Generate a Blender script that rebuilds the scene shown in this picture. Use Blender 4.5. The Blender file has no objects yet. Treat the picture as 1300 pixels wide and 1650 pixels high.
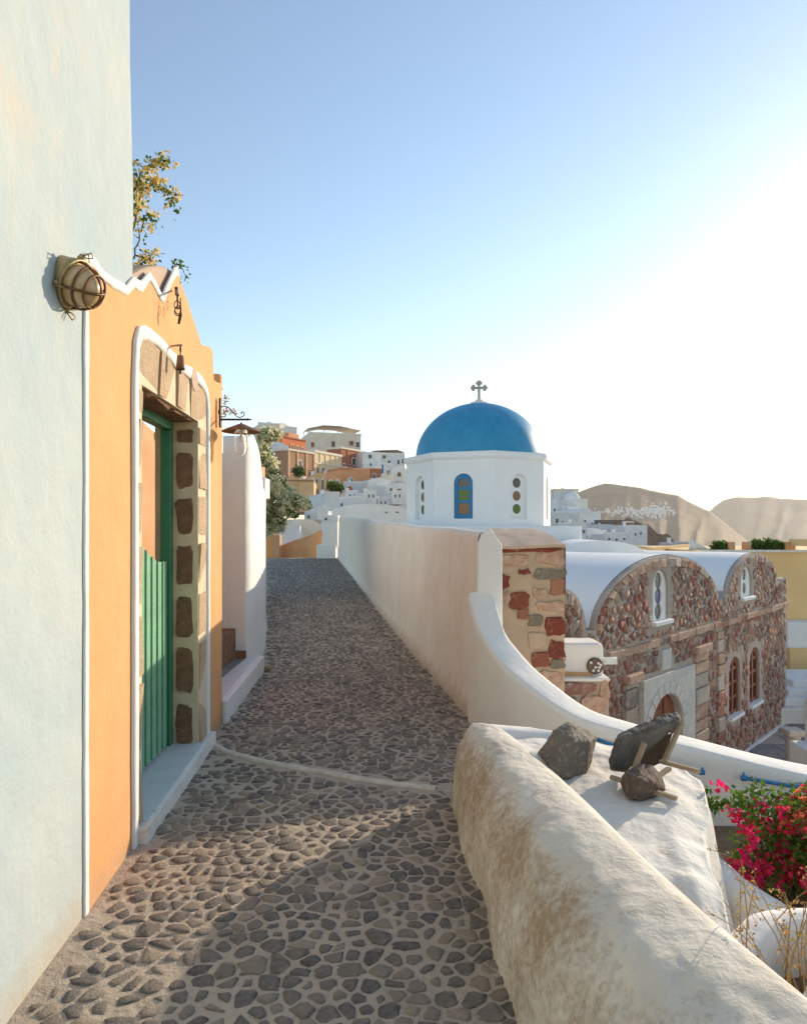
import bpy, bmesh, math, random
from mathutils import Vector, noise, geometry
R = random.Random(7)
rad = math.radians
scene = bpy.context.scene
COL = scene.collection
# ------------------------------------------------------------------ camera, sky, sun, exposure
FPX, CXP, HZP, EYE = 1100.0, 650.0, 850.0, 1.6          # focal length in photo pixels, principal column, horizon row, eye height
cd = bpy.data.cameras.new('camera'); cam = bpy.data.objects.new('camera', cd); COL.objects.link(cam)
cam.location = (0, 0, EYE); cam.rotation_euler = (rad(90), 0, 0)
cd.sensor_fit = 'VERTICAL'; cd.sensor_height = 36; cd.sensor_width = 36*1300/1650
cd.lens = 36*FPX/1650; cd.shift_y = 25/1650; cd.clip_start = .05; cd.clip_end = 20000
scene.camera = cam
SUN_AZ, SUN_EL = rad(44), rad(15.5)
w = bpy.data.worlds.new('World'); scene.world = w; w.use_nodes = True
nt = w.node_tree
sky = nt.nodes.new('ShaderNodeTexSky'); sky.sky_type = 'NISHITA'; sky.sun_disc = False
sky.sun_elevation = SUN_EL; sky.sun_rotation = SUN_AZ; sky.altitude = 150
sky.air_density = 1.0; sky.dust_density = 0.25; sky.ozone_density = 2.2
bg = nt.nodes['Background']; nt.links.new(sky.outputs[0], bg.inputs[0]); bg.inputs[1].default_value = 0.15
sl = bpy.data.lights.new('sun', 'SUN'); so = bpy.data.objects.new('sun', sl); COL.objects.link(so)
sl.energy = 2.7; sl.angle = rad(.6); sl.color = (1.0, .90, .76)
sdir = Vector((math.sin(SUN_AZ)*math.cos(SUN_EL), math.cos(SUN_AZ)*math.cos(SUN_EL), math.sin(SUN_EL)))
so.rotation_euler = (-sdir).to_track_quat('-Z', 'Y').to_euler(); so.location = sdir*200
scene.view_settings.view_transform = 'Standard'; scene.view_settings.look = 'None'
scene.view_settings.exposure = 0.98; scene.view_settings.gamma = 1
scene.view_settings.use_white_balance = True; scene.view_settings.white_balance_temperature = 7600; scene.view_settings.white_balance_tint = 11
scene.cycles.volume_max_steps = 64
# ------------------------------------------------------------------ helpers
def U(px, py, Y):                      # photo pixel at a depth -> place in the world
    return Vector(((px-CXP)*Y/FPX, Y, EYE+(HZP-py)*Y/FPX))
def G(px, py, z=0.0):                  # photo pixel on a level plane
    Y = (EYE-z)*FPX/(py-HZP); return Vector(((px-CXP)*Y/FPX, Y, z))
WS = .063
def XW(Y): return -1.314-WS*(Y-2.818)  # street face of the painted walls
def WP(px, py):                        # photo pixel on that face -> (Y, z)
    r = (CXP-px)/FPX; Y = 1.1365/(r-WS); return (Y, EYE+(HZP-py)*Y/FPX)
def wmap(u, v, wd=0.0): return Vector((XW(u)+wd, u, v))
def lerp(a, b, t): return a+(b-a)*t
def interp(tab, x):
    if x <= tab[0][0]: return tab[0][1]
    for (a, b), (c, d) in zip(tab, tab[1:]):
        if x <= c: return lerp(b, d, (x-a)/(c-a))
    return tab[-1][1]
def smooth(t): t = max(0, min(1, t)); return t*t*(3-2*t)
def nz(x, y, z=0, s=1): return noise.noise(Vector((x*s, y*s, z*s)))
def fbm(x, y, z=0, s=1, o=4): return noise.fractal(Vector((x*s, y*s, z*s)), 1.0, 2.0, o)

class MB:
    def __init__(self): self.v = []; self.f = []
    def add(self, vs, fs):
        n = len(self.v); self.v += [Vector(p) for p in vs]; self.f += [tuple(i+n for i in f) for f in fs]; return self
    def box(self, x0, x1, y0, y1, z0, z1):
        return self.add([(x0,y0,z0),(x1,y0,z0),(x1,y1,z0),(x0,y1,z0),(x0,y0,z1),(x1,y0,z1),(x1,y1,z1),(x0,y1,z1)],
                        [(0,3,2,1),(4,5,6,7),(0,1,5,4),(1,2,6,5),(2,3,7,6),(3,0,4,7)])
    def bar(self, a, b, wd, ht, up=(0,0,1)):      # squared bar from a to b
        a = Vector(a); b = Vector(b); d = (b-a).normalized(); up = Vector(up)
        s = d.cross(up)
        if s.length < 1e-4: s = d.cross(Vector((1,0,0)))
        s.normalize(); t = s.cross(d).normalized(); s *= wd/2; t *= ht/2
        vs = [a-s-t, a+s-t, a+s+t, a-s+t, b-s-t, b+s-t, b+s+t, b-s+t]
        return self.add(vs, [(0,3,2,1),(4,5,6,7),(0,1,5,4),(1,2,6,5),(2,3,7,6),(3,0,4,7)])
    def tube(self, pts, r, n=8, caps=True):
        pts = [Vector(p) for p in pts]; k = len(pts); rs = r if isinstance(r, (list, tuple)) else [r]*k
        vs = []; fs = []; up = None
        for i, p in enumerate(pts):
            d = (pts[min(i+1, k-1)]-pts[max(i-1, 0)]).normalized()
            if up is None:
                up = d.orthogonal().normalized()
            up = (up-d*up.dot(d)).normalized(); s = d.cross(up)
            for j in range(n):
                a = 2*math.pi*j/n; vs.append(p+(up*math.cos(a)+s*math.sin(a))*rs[i])
        for i in range(k-1):
            for j in range(n): fs.append((i*n+j, i*n+(j+1)%n, (i+1)*n+(j+1)%n, (i+1)*n+j))
        if caps: fs.append(tuple(range(n))[::-1]); fs.append(tuple(range((k-1)*n, k*n)))
        return self.add(vs, fs)
    def lathe(self, prof, c, ax=(0,0,1), n=32, ref=None):   # prof: (radius, height along ax)
        ax = Vector(ax).normalized(); e1 = (Vector(ref)-ax*Vector(ref).dot(ax)).normalized() if ref else ax.orthogonal().normalized(); e2 = ax.cross(e1); c = Vector(c)
        vs = []; fs = []
        for r, h in prof:
            for j in range(n):
                a = 2*math.pi*j/n; vs.append(c+ax*h+(e1*math.cos(a)+e2*math.sin(a))*max(r, 1e-4))
        for i in range(len(prof)-1):
            for j in range(n): fs.append((i*n+j, i*n+(j+1)%n, (i+1)*n+(j+1)%n, (i+1)*n+j))
        return self.add(vs, fs)
    def grid(self, fn, nu, nv, cu=False):
        vs = [fn(i/nu, j/nv) for i in range(nu+1) for j in range(nv+1)]
        fs = [(i*(nv+1)+j, (i+1)*(nv+1)+j, (i+1)*(nv+1)+j+1, i*(nv+1)+j+1) for i in range(nu) for j in range(nv)]
        return self.add(vs, fs)
    def prism(self, poly, mp, w0, w1):            # outline (u, v) between two depths
        n = len(poly)
        vs = [mp(u, v, w0) for u, v in poly]+[mp(u, v, w1) for u, v in poly]
        tri = geometry.tessellate_polygon([[Vector((u, v, 0)) for u, v in poly]])
        fs = [tuple(t) for t in tri]+[tuple(i+n for i in t)[::-1] for t in tri]
        fs += [(i, (i+1) % n, n+(i+1) % n, n+i) for i in range(n)]
        return self.add(vs, fs)
    def panel(self, outline, holes, mp, depth, back=True):   # a wall with real openings and reveals
        vs = []; es = []
        for loop in [outline]+holes:
            b = len(vs); n = len(loop); vs += [Vector(p) for p in loop]; es += [(b+i, b+(i+1) % n) for i in range(n)]
        r = geometry.delaunay_2d_cdt(vs, es, [], 0, 1e-6)
        P, T = r[0], r[2]
        keep = []
        for t in T:
            c = (P[t[0]]+P[t[1]]+P[t[2]])/3
            if inside(c, outline) and not any(inside(c, h) for h in holes): keep.append(tuple(t))
        self.add([mp(p.x, p.y, 0) for p in P], keep)
        if back: self.add([mp(p.x, p.y, -depth) for p in P], [t[::-1] for t in keep])
        for loop in [outline]+holes:
            n = len(loop)
            self.add([mp(u, v, 0) for u, v in loop]+[mp(u, v, -depth) for u, v in loop], [(i, (i+1) % n, n+(i+1) % n, n+i) for i in range(n)])
        return self
def inside(p, poly):
    x, y = p[0], p[1]; c = False; n = len(poly); j = n-1
    for i in range(n):
        xi, yi = poly[i][0], poly[i][1]; xj, yj = poly[j][0], poly[j][1]
        if (yi > y) != (yj > y) and x < (xj-xi)*(y-yi)/(yj-yi)+xi: c = not c
        j = i
    return c
WL = {}
def obj(name, mb, m, parent=None, smooth=False, bevel=0, weld=False, fixn=True, origin=None, sub=0):
    vs = mb.v
    lo = Vector((min(p.x for p in vs), min(p.y for p in vs), min(p.z for p in vs)))
    hi = Vector((max(p.x for p in vs), max(p.y for p in vs), max(p.z for p in vs)))
    c = Vector(origin) if origin is not None else Vector(((lo.x+hi.x)/2, (lo.y+hi.y)/2, lo.z))
    me = bpy.data.meshes.new(name)
    me.from_pydata([p-c for p in vs], [], mb.f)
    if fixn or weld:
        bm = bmesh.new(); bm.from_mesh(me)
        if weld: bmesh.ops.remove_doubles(bm, verts=bm.verts, dist=weld if weld is not True else 1e-4)
        bmesh.ops.recalc_face_normals(bm, faces=bm.faces); bm.to_mesh(me); bm.free()
    me.materials.append(m)
    if smooth:
        me.polygons.foreach_set('use_smooth', [True]*len(me.polygons))
    o = bpy.data.objects.new(name, me); COL.objects.link(o)
    if parent is not None: o.parent = parent; o.location = c-WL[parent]
    else: o.location = c
    WL[o] = c
    if bevel:
        b = o.modifiers.new('bevel', 'BEVEL'); b.width = bevel; b.segments = 2; b.limit_method = 'ANGLE'; b.angle_limit = rad(40)
    if sub:
        s = o.modifiers.new('sub', 'SUBSURF'); s.levels = sub; s.render_levels = sub
    return o
def tag(o, label=None, cat=None, group=None, kind=None):
    if label: o['label'] = label
    if cat: o['category'] = cat
    if group: o['group'] = group
    if kind: o['kind'] = kind
    return o
def thing(name, loc, label, cat, group=None):
    o = bpy.data.objects.new(name, None); COL.objects.link(o); o.empty_display_size = .2
    o.location = Vector(loc); WL[o] = Vector(loc); return tag(o, label, cat, group)
# ------------------------------------------------------------------ materials
def mat(name, c1, c2=None, scale=4, rough=.85, bump=.15, bscale=60, isl=0, metal=0, ramp=None, spec=.3, c3=None, s3=.8, t3=.55, bdist=.01, bump2=0, b2scale=6, lo=.35, hi=.65):
    m = bpy.data.materials.new(name); m.use_nodes = True; t = m.node_tree; N = t.nodes; L = t.links
    b = N['Principled BSDF']; b.inputs['Roughness'].default_value = rough; b.inputs['Metallic'].default_value = metal
    b.inputs['Specular IOR Level'].default_value = spec
    tc = N.new('ShaderNodeTexCoord'); co = tc.outputs['Object']
    def nse(sc, det=6, ro=.6):
        n = N.new('ShaderNodeTexNoise'); n.inputs['Scale'].default_value = sc; n.inputs['Detail'].default_value = det; n.inputs['Roughness'].default_value = ro
        L.new(co, n.inputs['Vector']); return n.outputs['Fac']
    def rmp(fac, a, bb):
        r = N.new('ShaderNodeMapRange'); r.inputs[1].default_value = a; r.inputs[2].default_value = bb; L.new(fac, r.inputs[0]); return r.outputs[0]
    def mix(fac, a, bb):
        x = N.new('ShaderNodeMix'); x.data_type = 'RGBA'
        for k, val in ((6, a), (7, bb)):
            if isinstance(val, (tuple, list)): x.inputs[k].default_value = (*val[:3], 1)
            else: L.new(val, x.inputs[k])
        if isinstance(fac, (int, float)): x.inputs[0].default_value = fac
        else: L.new(fac, x.inputs[0])
        return x.outputs[2]
    if ramp or isl:
        g = N.new('ShaderNodeNewGeometry'); oi = N.new('ShaderNodeObjectInfo')
        ad = N.new('ShaderNodeMath'); ad.operation = 'ADD'; L.new(g.outputs['Random Per Island'], ad.inputs[0]); L.new(oi.outputs['Random'], ad.inputs[1])
        fr = N.new('ShaderNodeMath'); fr.operation = 'FRACT'; L.new(ad.outputs[0], fr.inputs[0]); rnd = fr.outputs[0]
    if ramp:
        cr = N.new('ShaderNodeValToRGB'); cr.color_ramp.interpolation = 'LINEAR'
        while len(cr.color_ramp.elements) < len(ramp): cr.color_ramp.elements.new(.5)
        for i, c in enumerate(ramp):
            cr.color_ramp.elements[i].position = i/(len(ramp)-1); cr.color_ramp.elements[i].color = (*c, 1)
        L.new(rnd, cr.inputs[0]); col = cr.outputs[0]
        if c2: col = mix(rmp(nse(scale), lo, hi), col, c2)
    else:
        col = mix(rmp(nse(scale), lo, hi), c1, c2) if c2 else None
        if isl and col is not None:
            hv = N.new('ShaderNodeHueSaturation'); L.new(col, hv.inputs['Color']); v = rmp(rnd, 0, 1)
            N_ = v.node; N_.inputs[3].default_value = 1-isl; N_.inputs[4].default_value = 1+isl; L.new(v, hv.inputs['Value']); col = hv.outputs[0]
    if c3 is not None: col = mix(rmp(nse(s3, 8, .7), t3, t3+.12), col if col is not None else c1, c3)
    if col is None: b.inputs['Base Color'].default_value = (*c1, 1)
    else: L.new(col, b.inputs['Base Color'])
    if bump:
        bp = N.new('ShaderNodeBump'); bp.inputs['Strength'].default_value = bump; bp.inputs['Distance'].default_value = bdist
        L.new(nse(bscale, 8, .65), bp.inputs['Height']); out = bp.outputs[0]
        if bump2:
            b2 = N.new('ShaderNodeBump'); b2.inputs['Strength'].default_value = bump2; b2.inputs['Distance'].default_value = .05
            L.new(nse(b2scale, 3, .5), b2.inputs['Height']); L.new(out, b2.inputs['Normal']); out = b2.outputs[0]
        L.new(out, b.inputs['Normal'])
    m.diffuse_color = (*c1, 1)
    return m
M = {}
M['blue_wall'] = mat('pale_blue_plaster', (.370,.458,.490), (.455,.505,.495), 1.1, bump=.35, bscale=45, c3=(.54,.48,.42), s3=.9, t3=.60, bump2=.25, b2scale=5)
M['orange'] = mat('orange_plaster', (.74,.375,.165), (.68,.335,.145), 2.2, bump=.35, bscale=45, bump2=.2, c3=(.66,.37,.18), s3=1.6, t3=.60)
M['orange_pale'] = mat('peach_plaster', (.62,.34,.18), (.56,.29,.145), 2.2, bump=.3, bscale=40)
M['taupe'] = mat('taupe_plaster', (.46,.33,.25), (.52,.38,.29), 3, bump=.3)
M['white'] = mat('whitewash', (.80,.78,.74), (.74,.72,.69), 1.7, bump=.3, bscale=38, bump2=.25, b2scale=5)
M['white_clean'] = mat('clean_whitewash', (.82,.81,.79), (.78,.77,.75), 1.2, bump=.12, bscale=30)
M['white_dirty'] = mat('weathered_whitewash', (.78,.75,.70), (.70,.65,.58), 2.5, bump=.5, bscale=35, c3=(.52,.42,.31), s3=3.5, t3=.60, bump2=.3, b2scale=9)
M['cream_wall'] = mat('cream_render', (.84,.78,.69), (.78,.71,.61), 2.2, bump=.7, bscale=42, c3=(.62,.51,.38), s3=3.0, t3=.64, bump2=.25, b2scale=9)
M['marble'] = mat('marble', (.68,.69,.70), (.60,.62,.64), 9, rough=.35, bump=.03, c3=(.40,.42,.45), s3=5, t3=.60, spec=.5)
M['green'] = mat('green_paint', (.035,.21,.10), (.028,.165,.08), 7, rough=.6, bump=.3, bscale=60, spec=.5)
M['green_light'] = mat('pale_green_paint', (.20,.44,.27), (.15,.36,.22), 9, rough=.65, bump=.3, bscale=60, spec=.3, c3=(.34,.48,.36), s3=22, t3=.62)
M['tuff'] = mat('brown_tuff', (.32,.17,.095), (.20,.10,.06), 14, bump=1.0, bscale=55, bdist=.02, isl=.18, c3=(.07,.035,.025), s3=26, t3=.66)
M['tuff_lit'] = mat('sunlit_tuff', (.62,.45,.30), (.52,.36,.23), 14, bump=1.0, bscale=55, bdist=.02, c3=(.16,.09,.06), s3=30, t3=.68)  # paler copy of the tuff, with sun on the street face painted in
M['joint'] = mat('pale_mortar', (.72,.58,.41), (.64,.50,.35), 9, bump=.7, bscale=50)
M['mortar'] = mat('path_mortar', (.52,.425,.335), (.43,.35,.275), 2.5, bump=1.0, bscale=70, bdist=.012, c3=(.40,.30,.20), s3=1.6, t3=.60, bump2=.5, b2scale=16)
M['cobble'] = mat('lava_cobble', (.1,.08,.07), (.33,.27,.21), 20, bump=1.0, bscale=75, bdist=.012, lo=.42, hi=.78, rough=.72,
                  ramp=[(.085,.078,.076), (.18,.148,.122), (.12,.106,.096), (.28,.225,.17), (.095,.090,.090), (.22,.18,.142), (.34,.27,.205), (.15,.13,.118), (.105,.095,.088)])
M['strip'] = mat('worn_white_line', (.66,.60,.52), (.48,.42,.35), 14, bump=.5, bscale=60)
M['church_mortar'] = mat('church_mortar', (.52,.43,.365), (.44,.36,.305), 3.5, bump=1.0, bscale=30, bdist=.03)
M['church_stone'] = mat('church_stone', (.28,.09,.06), (.50,.40,.33), 9, bump=1.0, bscale=18, bdist=.03, lo=.47, hi=.68,
                        ramp=[(.36,.12,.075), (.24,.065,.05), (.44,.22,.14), (.16,.07,.06), (.22,.18,.16), (.38,.14,.08), (.42,.32,.26), (.26,.08,.06), (.50,.36,.28), (.30,.10,.07)])
M['coral'] = mat('coral_stone', (.46,.25,.17), (.60,.44,.34), 14, bump=1, bscale=25, bdist=.03, c3=(.26,.08,.05), s3=3, t3=.55)
M['pier_stone'] = mat('pier_stone', (.28,.09,.06), (.44,.28,.20), 24, bump=1.0, bscale=45, bdist=.015, lo=.56, hi=.74, ramp=[(.20,.05,.035), (.22,.05,.03), (.36,.17,.11), (.17,.04,.03)])
M['pier_mortar'] = mat('ochre_mortar', (.52,.385,.27), (.44,.33,.245), 6, bump=.9, bscale=40)
M['greyrock'] = mat('grey_lava', (.19,.158,.125), (.36,.31,.25), 30, bump=1, bscale=60, bdist=.01, lo=.5, hi=.72)
M['grey_marble'] = mat('grey_marble', (.62,.58,.53), (.50,.47,.43), 6, bump=.4, bscale=30)
M['dome'] = mat('blue_dome_paint', (.010,.235,.42), (.02,.28,.48), 2.2, rough=.5, bump=.5, bscale=14, c3=(.06,.32,.50), s3=9, t3=.58, spec=.35)
M['blue_paint'] = mat('blue_paint', (.015,.16,.33), (.02,.20,.38), 6, rough=.5, bump=.1)
M['blue_pipe'] = mat('blue_pipe_paint', (.02,.17,.38), (.03,.22,.45), 20, rough=.5, bump=.2)
M['glass_grey'] = mat('grey_glass', (.07,.06,.07), (.09,.08,.085), 6, rough=.2, bump=.04, spec=.5)
M['glass_green'] = mat('green_glass', (.06,.14,.02), (.05,.12,.015), 6, rough=.25, bump=.04, spec=.5)
M['glass_brown'] = mat('amber_glass', (.24,.12,.04), (.20,.09,.03), 6, rough=.25, bump=.04, spec=.5)
M['glass_violet'] = mat('violet_glass', (.03,.03,.16), (.04,.04,.2), 6, rough=.2, bump=.04, spec=.5)
M['cross'] = mat('stone_cross', (.50,.40,.32), (.44,.36,.29), 12, bump=.2)
M['wood_red'] = mat('varnished_wood', (.27,.07,.025), (.18,.045,.018), 9, rough=.4, bump=.2, spec=.5)
M['ochre'] = mat('ochre_plaster', (.86,.58,.28), (.80,.53,.25), 1, bump=.1)
M['paving'] = mat('grey_paving', (.24,.23,.22), (.30,.285,.265), 2, bump=.4, bscale=20, isl=.12)
M['brass'] = mat('weathered_brass', (.42,.30,.15), (.30,.24,.13), 22, rough=.48, metal=.55, bump=.4, bscale=90, bdist=.003, c3=(.17,.24,.16), s3=24, t3=.64)
M['bronze'] = mat('dark_bronze', (.20,.10,.05), (.12,.065,.035), 30, rough=.45, metal=.6, bump=.3, bscale=90, bdist=.002)
M['frosted'] = mat('amber_ribbed_glass', (.62,.44,.24), (.52,.36,.20), 12, rough=.25, bump=.2, bscale=20, spec=.5)
M['iron'] = mat('black_iron', (.022,.018,.017), (.05,.03,.022), 25, rough=.5, bump=.3, spec=.5)
M['rust'] = mat('rusty_metal', (.24,.12,.06), (.15,.075,.04), 18, rough=.7, bump=.4)
M['wood_grey'] = mat('raw_batten_wood', (.40,.30,.20), (.30,.22,.145), 14, bump=.4, bscale=50, isl=.1)
M['wood_dark'] = mat('weathered_board', (.10,.055,.03), (.055,.035,.022), 10, bump=.6, bscale=30, c3=(.24,.12,.05), s3=6, t3=.58)
M['slate'] = mat('dark_slab', (.085,.078,.072), (.17,.15,.13), 12, bump=.9, bscale=40, c3=(.18,.085,.04), s3=5, t3=.62)
M['lava_red'] = mat('brown_lava', (.13,.085,.068), (.23,.17,.14), 30, bump=1, bscale=55, bdist=.012, lo=.45, hi=.75, c3=(.38,.30,.25), s3=18, t3=.66)
M['soil'] = mat('dry_soil', (.20,.14,.09), (.28,.20,.13), 14, bump=1, bscale=40, bdist=.02)
M['hill'] = mat('dry_hill', (.25,.14,.085), (.30,.175,.105), .012, bump=0, c3=(.20,.125,.08), s3=.02, t3=.5)
M['scrub'] = mat('dry_slope', (.22,.165,.12), (.16,.12,.09), .3, bump=.6, bscale=2, bdist=.3)
M['sea'] = mat('sea', (.02,.06,.09), rough=.15, bump=.1, bscale=.2)
def leafmat(name, ramp, trans=.45):
    m = mat(name, ramp[0], ramp=ramp, bump=0, rough=.6); t = m.node_tree; b = t.nodes['Principled BSDF']
    tr = t.nodes.new('ShaderNodeBsdfTranslucent'); mx = t.nodes.new('ShaderNodeMixShader'); mx.inputs[0].default_value = trans
    src = b.inputs['Base Color'].links[0].from_socket; t.links.new(src, tr.inputs[0])
    t.links.new(b.outputs[0], mx.inputs[1]); t.links.new(tr.outputs[0], mx.inputs[2]); t.links.new(mx.outputs[0], t.nodes['Material Output'].inputs[0]); return m
M['leaf'] = leafmat('green_leaves', [(.06,.14,.02), (.11,.22,.03), (.045,.10,.015), (.17,.26,.04)])
M['leaf_dark'] = leafmat('dark_green_leaves', [(.03,.075,.015), (.06,.12,.025), (.02,.05,.012)])
M['petal_cream'] = leafmat('cream_bracts', [(.84,.66,.28), (.80,.55,.15), (.86,.74,.42), (.76,.45,.10)], .55)
M['petal_white'] = leafmat('white_bracts', [(.84,.78,.56), (.76,.70,.42), (.86,.80,.64), (.66,.62,.30)], .6)
M['petal_red'] = leafmat('magenta_bracts', [(.80,.03,.13), (.70,.02,.20), (.84,.05,.10), (.62,.015,.08)], .5)
M['petal_orange'] = leafmat('orange_bracts', [(.80,.22,.08), (.75,.13,.08), (.82,.33,.13)])
M['twig'] = mat('brown_twig', (.16,.09,.05), (.10,.06,.035), 30, bump=.3)
M['straw'] = mat('dry_stalk', (.46,.29,.11), (.34,.20,.08), 20, bump=.2)
M['straw_leaf'] = leafmat('dry_leaves', [(.48,.27,.08), (.40,.20,.06), (.55,.38,.14), (.30,.28,.08)])
def glassmat():
    m = bpy.data.materials.new('clear_glass'); m.use_nodes = True; b = m.node_tree.nodes['Principled BSDF']
    b.inputs['Base Color'].default_value = (1,.98,.95,1); b.inputs['Transmission Weight'].default_value = 1; b.inputs['Roughness'].default_value = .03; b.inputs['IOR'].default_value = 1.2
    n = m.node_tree.nodes.new('ShaderNodeTexNoise'); n.inputs['Scale'].default_value = 20; bp = m.node_tree.nodes.new('ShaderNodeBump'); bp.inputs['Strength'].default_value = .05
    m.node_tree.links.new(n.outputs['Fac'], bp.inputs['Height']); m.node_tree.links.new(bp.outputs[0], b.inputs['Normal']); return m
M['glass'] = glassmat()
# foreground wall: whitewash worn to brown render along the weathered band of its street face
def stained():
    m = mat('stained_whitewash', (.70,.65,.57), (.60,.54,.46), 5, bump=.55, bscale=80, bump2=.3, b2scale=14); t = m.node_tree; N = t.nodes; L = t.links
    b = N['Principled BSDF']; src = b.inputs['Base Color'].links[0].from_socket
    ge = N.new('ShaderNodeNewGeometry'); sp = N.new('ShaderNodeSeparateXYZ'); L.new(ge.outputs['Position'], sp.inputs[0])
    mp = N.new('ShaderNodeMapping'); mp.inputs['Scale'].default_value = (1, 1, .45); L.new(ge.outputs['Position'], mp.inputs[0])
    n1 = N.new('ShaderNodeTexNoise'); n1.inputs['Scale'].default_value = 3.2; n1.inputs['Detail'].default_value = 9; n1.inputs['Roughness'].default_value = .68; L.new(mp.outputs[0], n1.inputs['Vector'])
    cr = N.new('ShaderNodeValToRGB'); e = cr.color_ramp.elements
    L.new(sp.outputs[2], cr.inputs[0])
    pts = [(.0,.40), (.08,.34), (.20,.44), (.33,.58), (.42,.50), (.47,.18), (.52,.0)]
    while len(e) < len(pts): e.new(.5)
    for i, (p, v) in enumerate(pts): e[i].position = p; e[i].color = (v, v, v, 1)
    n3 = N.new('ShaderNodeTexNoise'); n3.inputs['Scale'].default_value = 34; n3.inputs['Detail'].default_value = 8; n3.inputs['Roughness'].default_value = .75; L.new(ge.outputs['Position'], n3.inputs['Vector'])
    m1 = N.new('ShaderNodeMath'); m1.operation = 'MULTIPLY_ADD'; m1.inputs[1].default_value = 1.7; L.new(n1.outputs['Fac'], m1.inputs[0]); L.new(cr.outputs[0], m1.inputs[2])
    m2 = N.new('ShaderNodeMath'); m2.operation = 'MULTIPLY_ADD'; m2.inputs[1].default_value = 1.5; L.new(n3.outputs['Fac'], m2.inputs[0]); L.new(m1.outputs[0], m2.inputs[2])
    mr = N.new('ShaderNodeMapRange'); mr.inputs[1].default_value = 1.82; mr.inputs[2].default_value = 2.34; L.new(m2.outputs[0], mr.inputs[0])
    n2 = N.new('ShaderNodeTexNoise'); n2.inputs['Scale'].default_value = 55; n2.inputs['Detail'].default_value = 5; L.new(ge.outputs['Position'], n2.inputs['Vector'])
    br = N.new('ShaderNodeMix'); br.data_type = 'RGBA'; br.inputs[6].default_value = (.30,.21,.135,1); br.inputs[7].default_value = (.46,.34,.23,1); L.new(n2.outputs['Fac'], br.inputs[0])
    x = N.new('ShaderNodeMix'); x.data_type = 'RGBA'; L.new(mr.outputs[0], x.inputs[0]); L.new(src, x.inputs[6]); L.new(br.outputs[2], x.inputs[7])
    L.new(x.outputs[2], b.inputs['Base Color']); return m
M['stained'] = stained()
def splash(m, col, h):                 # dusty splash marks along the foot of a street wall, ragged by noise, and faint drip streaks
    t = m.node_tree; N = t.nodes; L = t.links; b = N['Principled BSDF']; src = b.inputs['Base Color'].links[0].from_socket
    ge = N.new('ShaderNodeNewGeometry'); sp = N.new('ShaderNodeSeparateXYZ'); L.new(ge.outputs['Position'], sp.inputs[0])
    n1 = N.new('ShaderNodeTexNoise'); n1.inputs['Scale'].default_value = 7; n1.inputs['Detail'].default_value = 8; n1.inputs['Roughness'].default_value = .7; L.new(ge.outputs['Position'], n1.inputs['Vector'])
    a = N.new('ShaderNodeMath'); a.operation = 'MULTIPLY_ADD'; a.inputs[1].default_value = -h*1.6; L.new(n1.outputs['Fac'], a.inputs[0]); L.new(sp.outputs[2], a.inputs[2])
    mr = N.new('ShaderNodeMapRange'); mr.inputs[1].default_value = h*.15; mr.inputs[2].default_value = -h*.75; mr.inputs[4].default_value = .75; L.new(a.outputs[0], mr.inputs[0])
    x = N.new('ShaderNodeMix'); x.data_type = 'RGBA'; L.new(mr.outputs[0], x.inputs[0]); L.new(src, x.inputs[6]); x.inputs[7].default_value = (*col, 1)
    mp = N.new('ShaderNodeMapping'); mp.inputs['Scale'].default_value = (9, 9, .5); L.new(ge.outputs['Position'], mp.inputs[0])
    n2 = N.new('ShaderNodeTexNoise'); n2.inputs['Scale'].default_value = 1.3; n2.inputs['Detail'].default_value = 6; L.new(mp.outputs[0], n2.inputs['Vector'])
    r2 = N.new('ShaderNodeMapRange'); r2.inputs[1].default_value = .55; r2.inputs[2].default_value = .80; r2.inputs[4].default_value = .38; L.new(n2.outputs['Fac'], r2.inputs[0])
    y = N.new('ShaderNodeMix'); y.data_type = 'RGBA'; L.new(r2.outputs[0], y.inputs[0]); L.new(x.outputs[2], y.inputs[6]); y.inputs[7].default_value = (*[c*1.25 for c in col], 1)
    L.new(y.outputs[2], b.inputs['Base Color'])
splash(M['blue_wall'], (.44,.38,.30), .16); splash(M['orange'], (.50,.30,.18), .16); splash(M['cream_wall'], (.50,.40,.29), .22)
# ------------------------------------------------------------------ stones cut from a jittered net of cells
def clip(poly, px, py, nx, ny):
    out = []; k = len(poly)
    for i in range(k):
        a = poly[i]; b = poly[(i+1) % k]
        da = (a[0]-px)*nx+(a[1]-py)*ny; db = (b[0]-px)*nx+(b[1]-py)*ny
        if da <= 0: out.append(a)
        if (da < 0) != (db < 0) and da != db:
            t = da/(da-db); out.append((a[0]+(b[0]-a[0])*t, a[1]+(b[1]-a[1])*t))
    return out
def cells(u0, u1, v0, v1, sp, rnd, jit=.42, asp=1.0, drop=0.0, sz=None):
    pts = {}; dv = sp/asp
    nu = int((u1-u0)/sp)+1; nv = int((v1-v0)/dv)+1
    for i in range(nu):
        for j in range(nv):
            if rnd.random() < drop: continue
            pts[i, j] = (u0+(i+.5+(j % 2)*.5+rnd.uniform(-jit, jit))*sp, v0+(j+.5+rnd.uniform(-jit, jit))*dv)
    res = []
    for (i, j), (x, y) in pts.items():
        poly = [(x-sp, y-dv), (x+sp, y-dv), (x+sp, y+dv), (x-sp, y+dv)]
        for a in range(-2, 3):
            for b in range(-2, 3):
                q = pts.get((i+a, j+b))
                if q is None or (a == 0 and b == 0): continue
                nx, ny = q[0]-x, q[1]-y
                poly = clip(poly, (x+q[0])/2, (y+q[1])/2, nx, ny)
                if len(poly) < 3: break
            if len(poly) < 3: break
        if len(poly) >= 3: res.append(poly)
    return res
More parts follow.
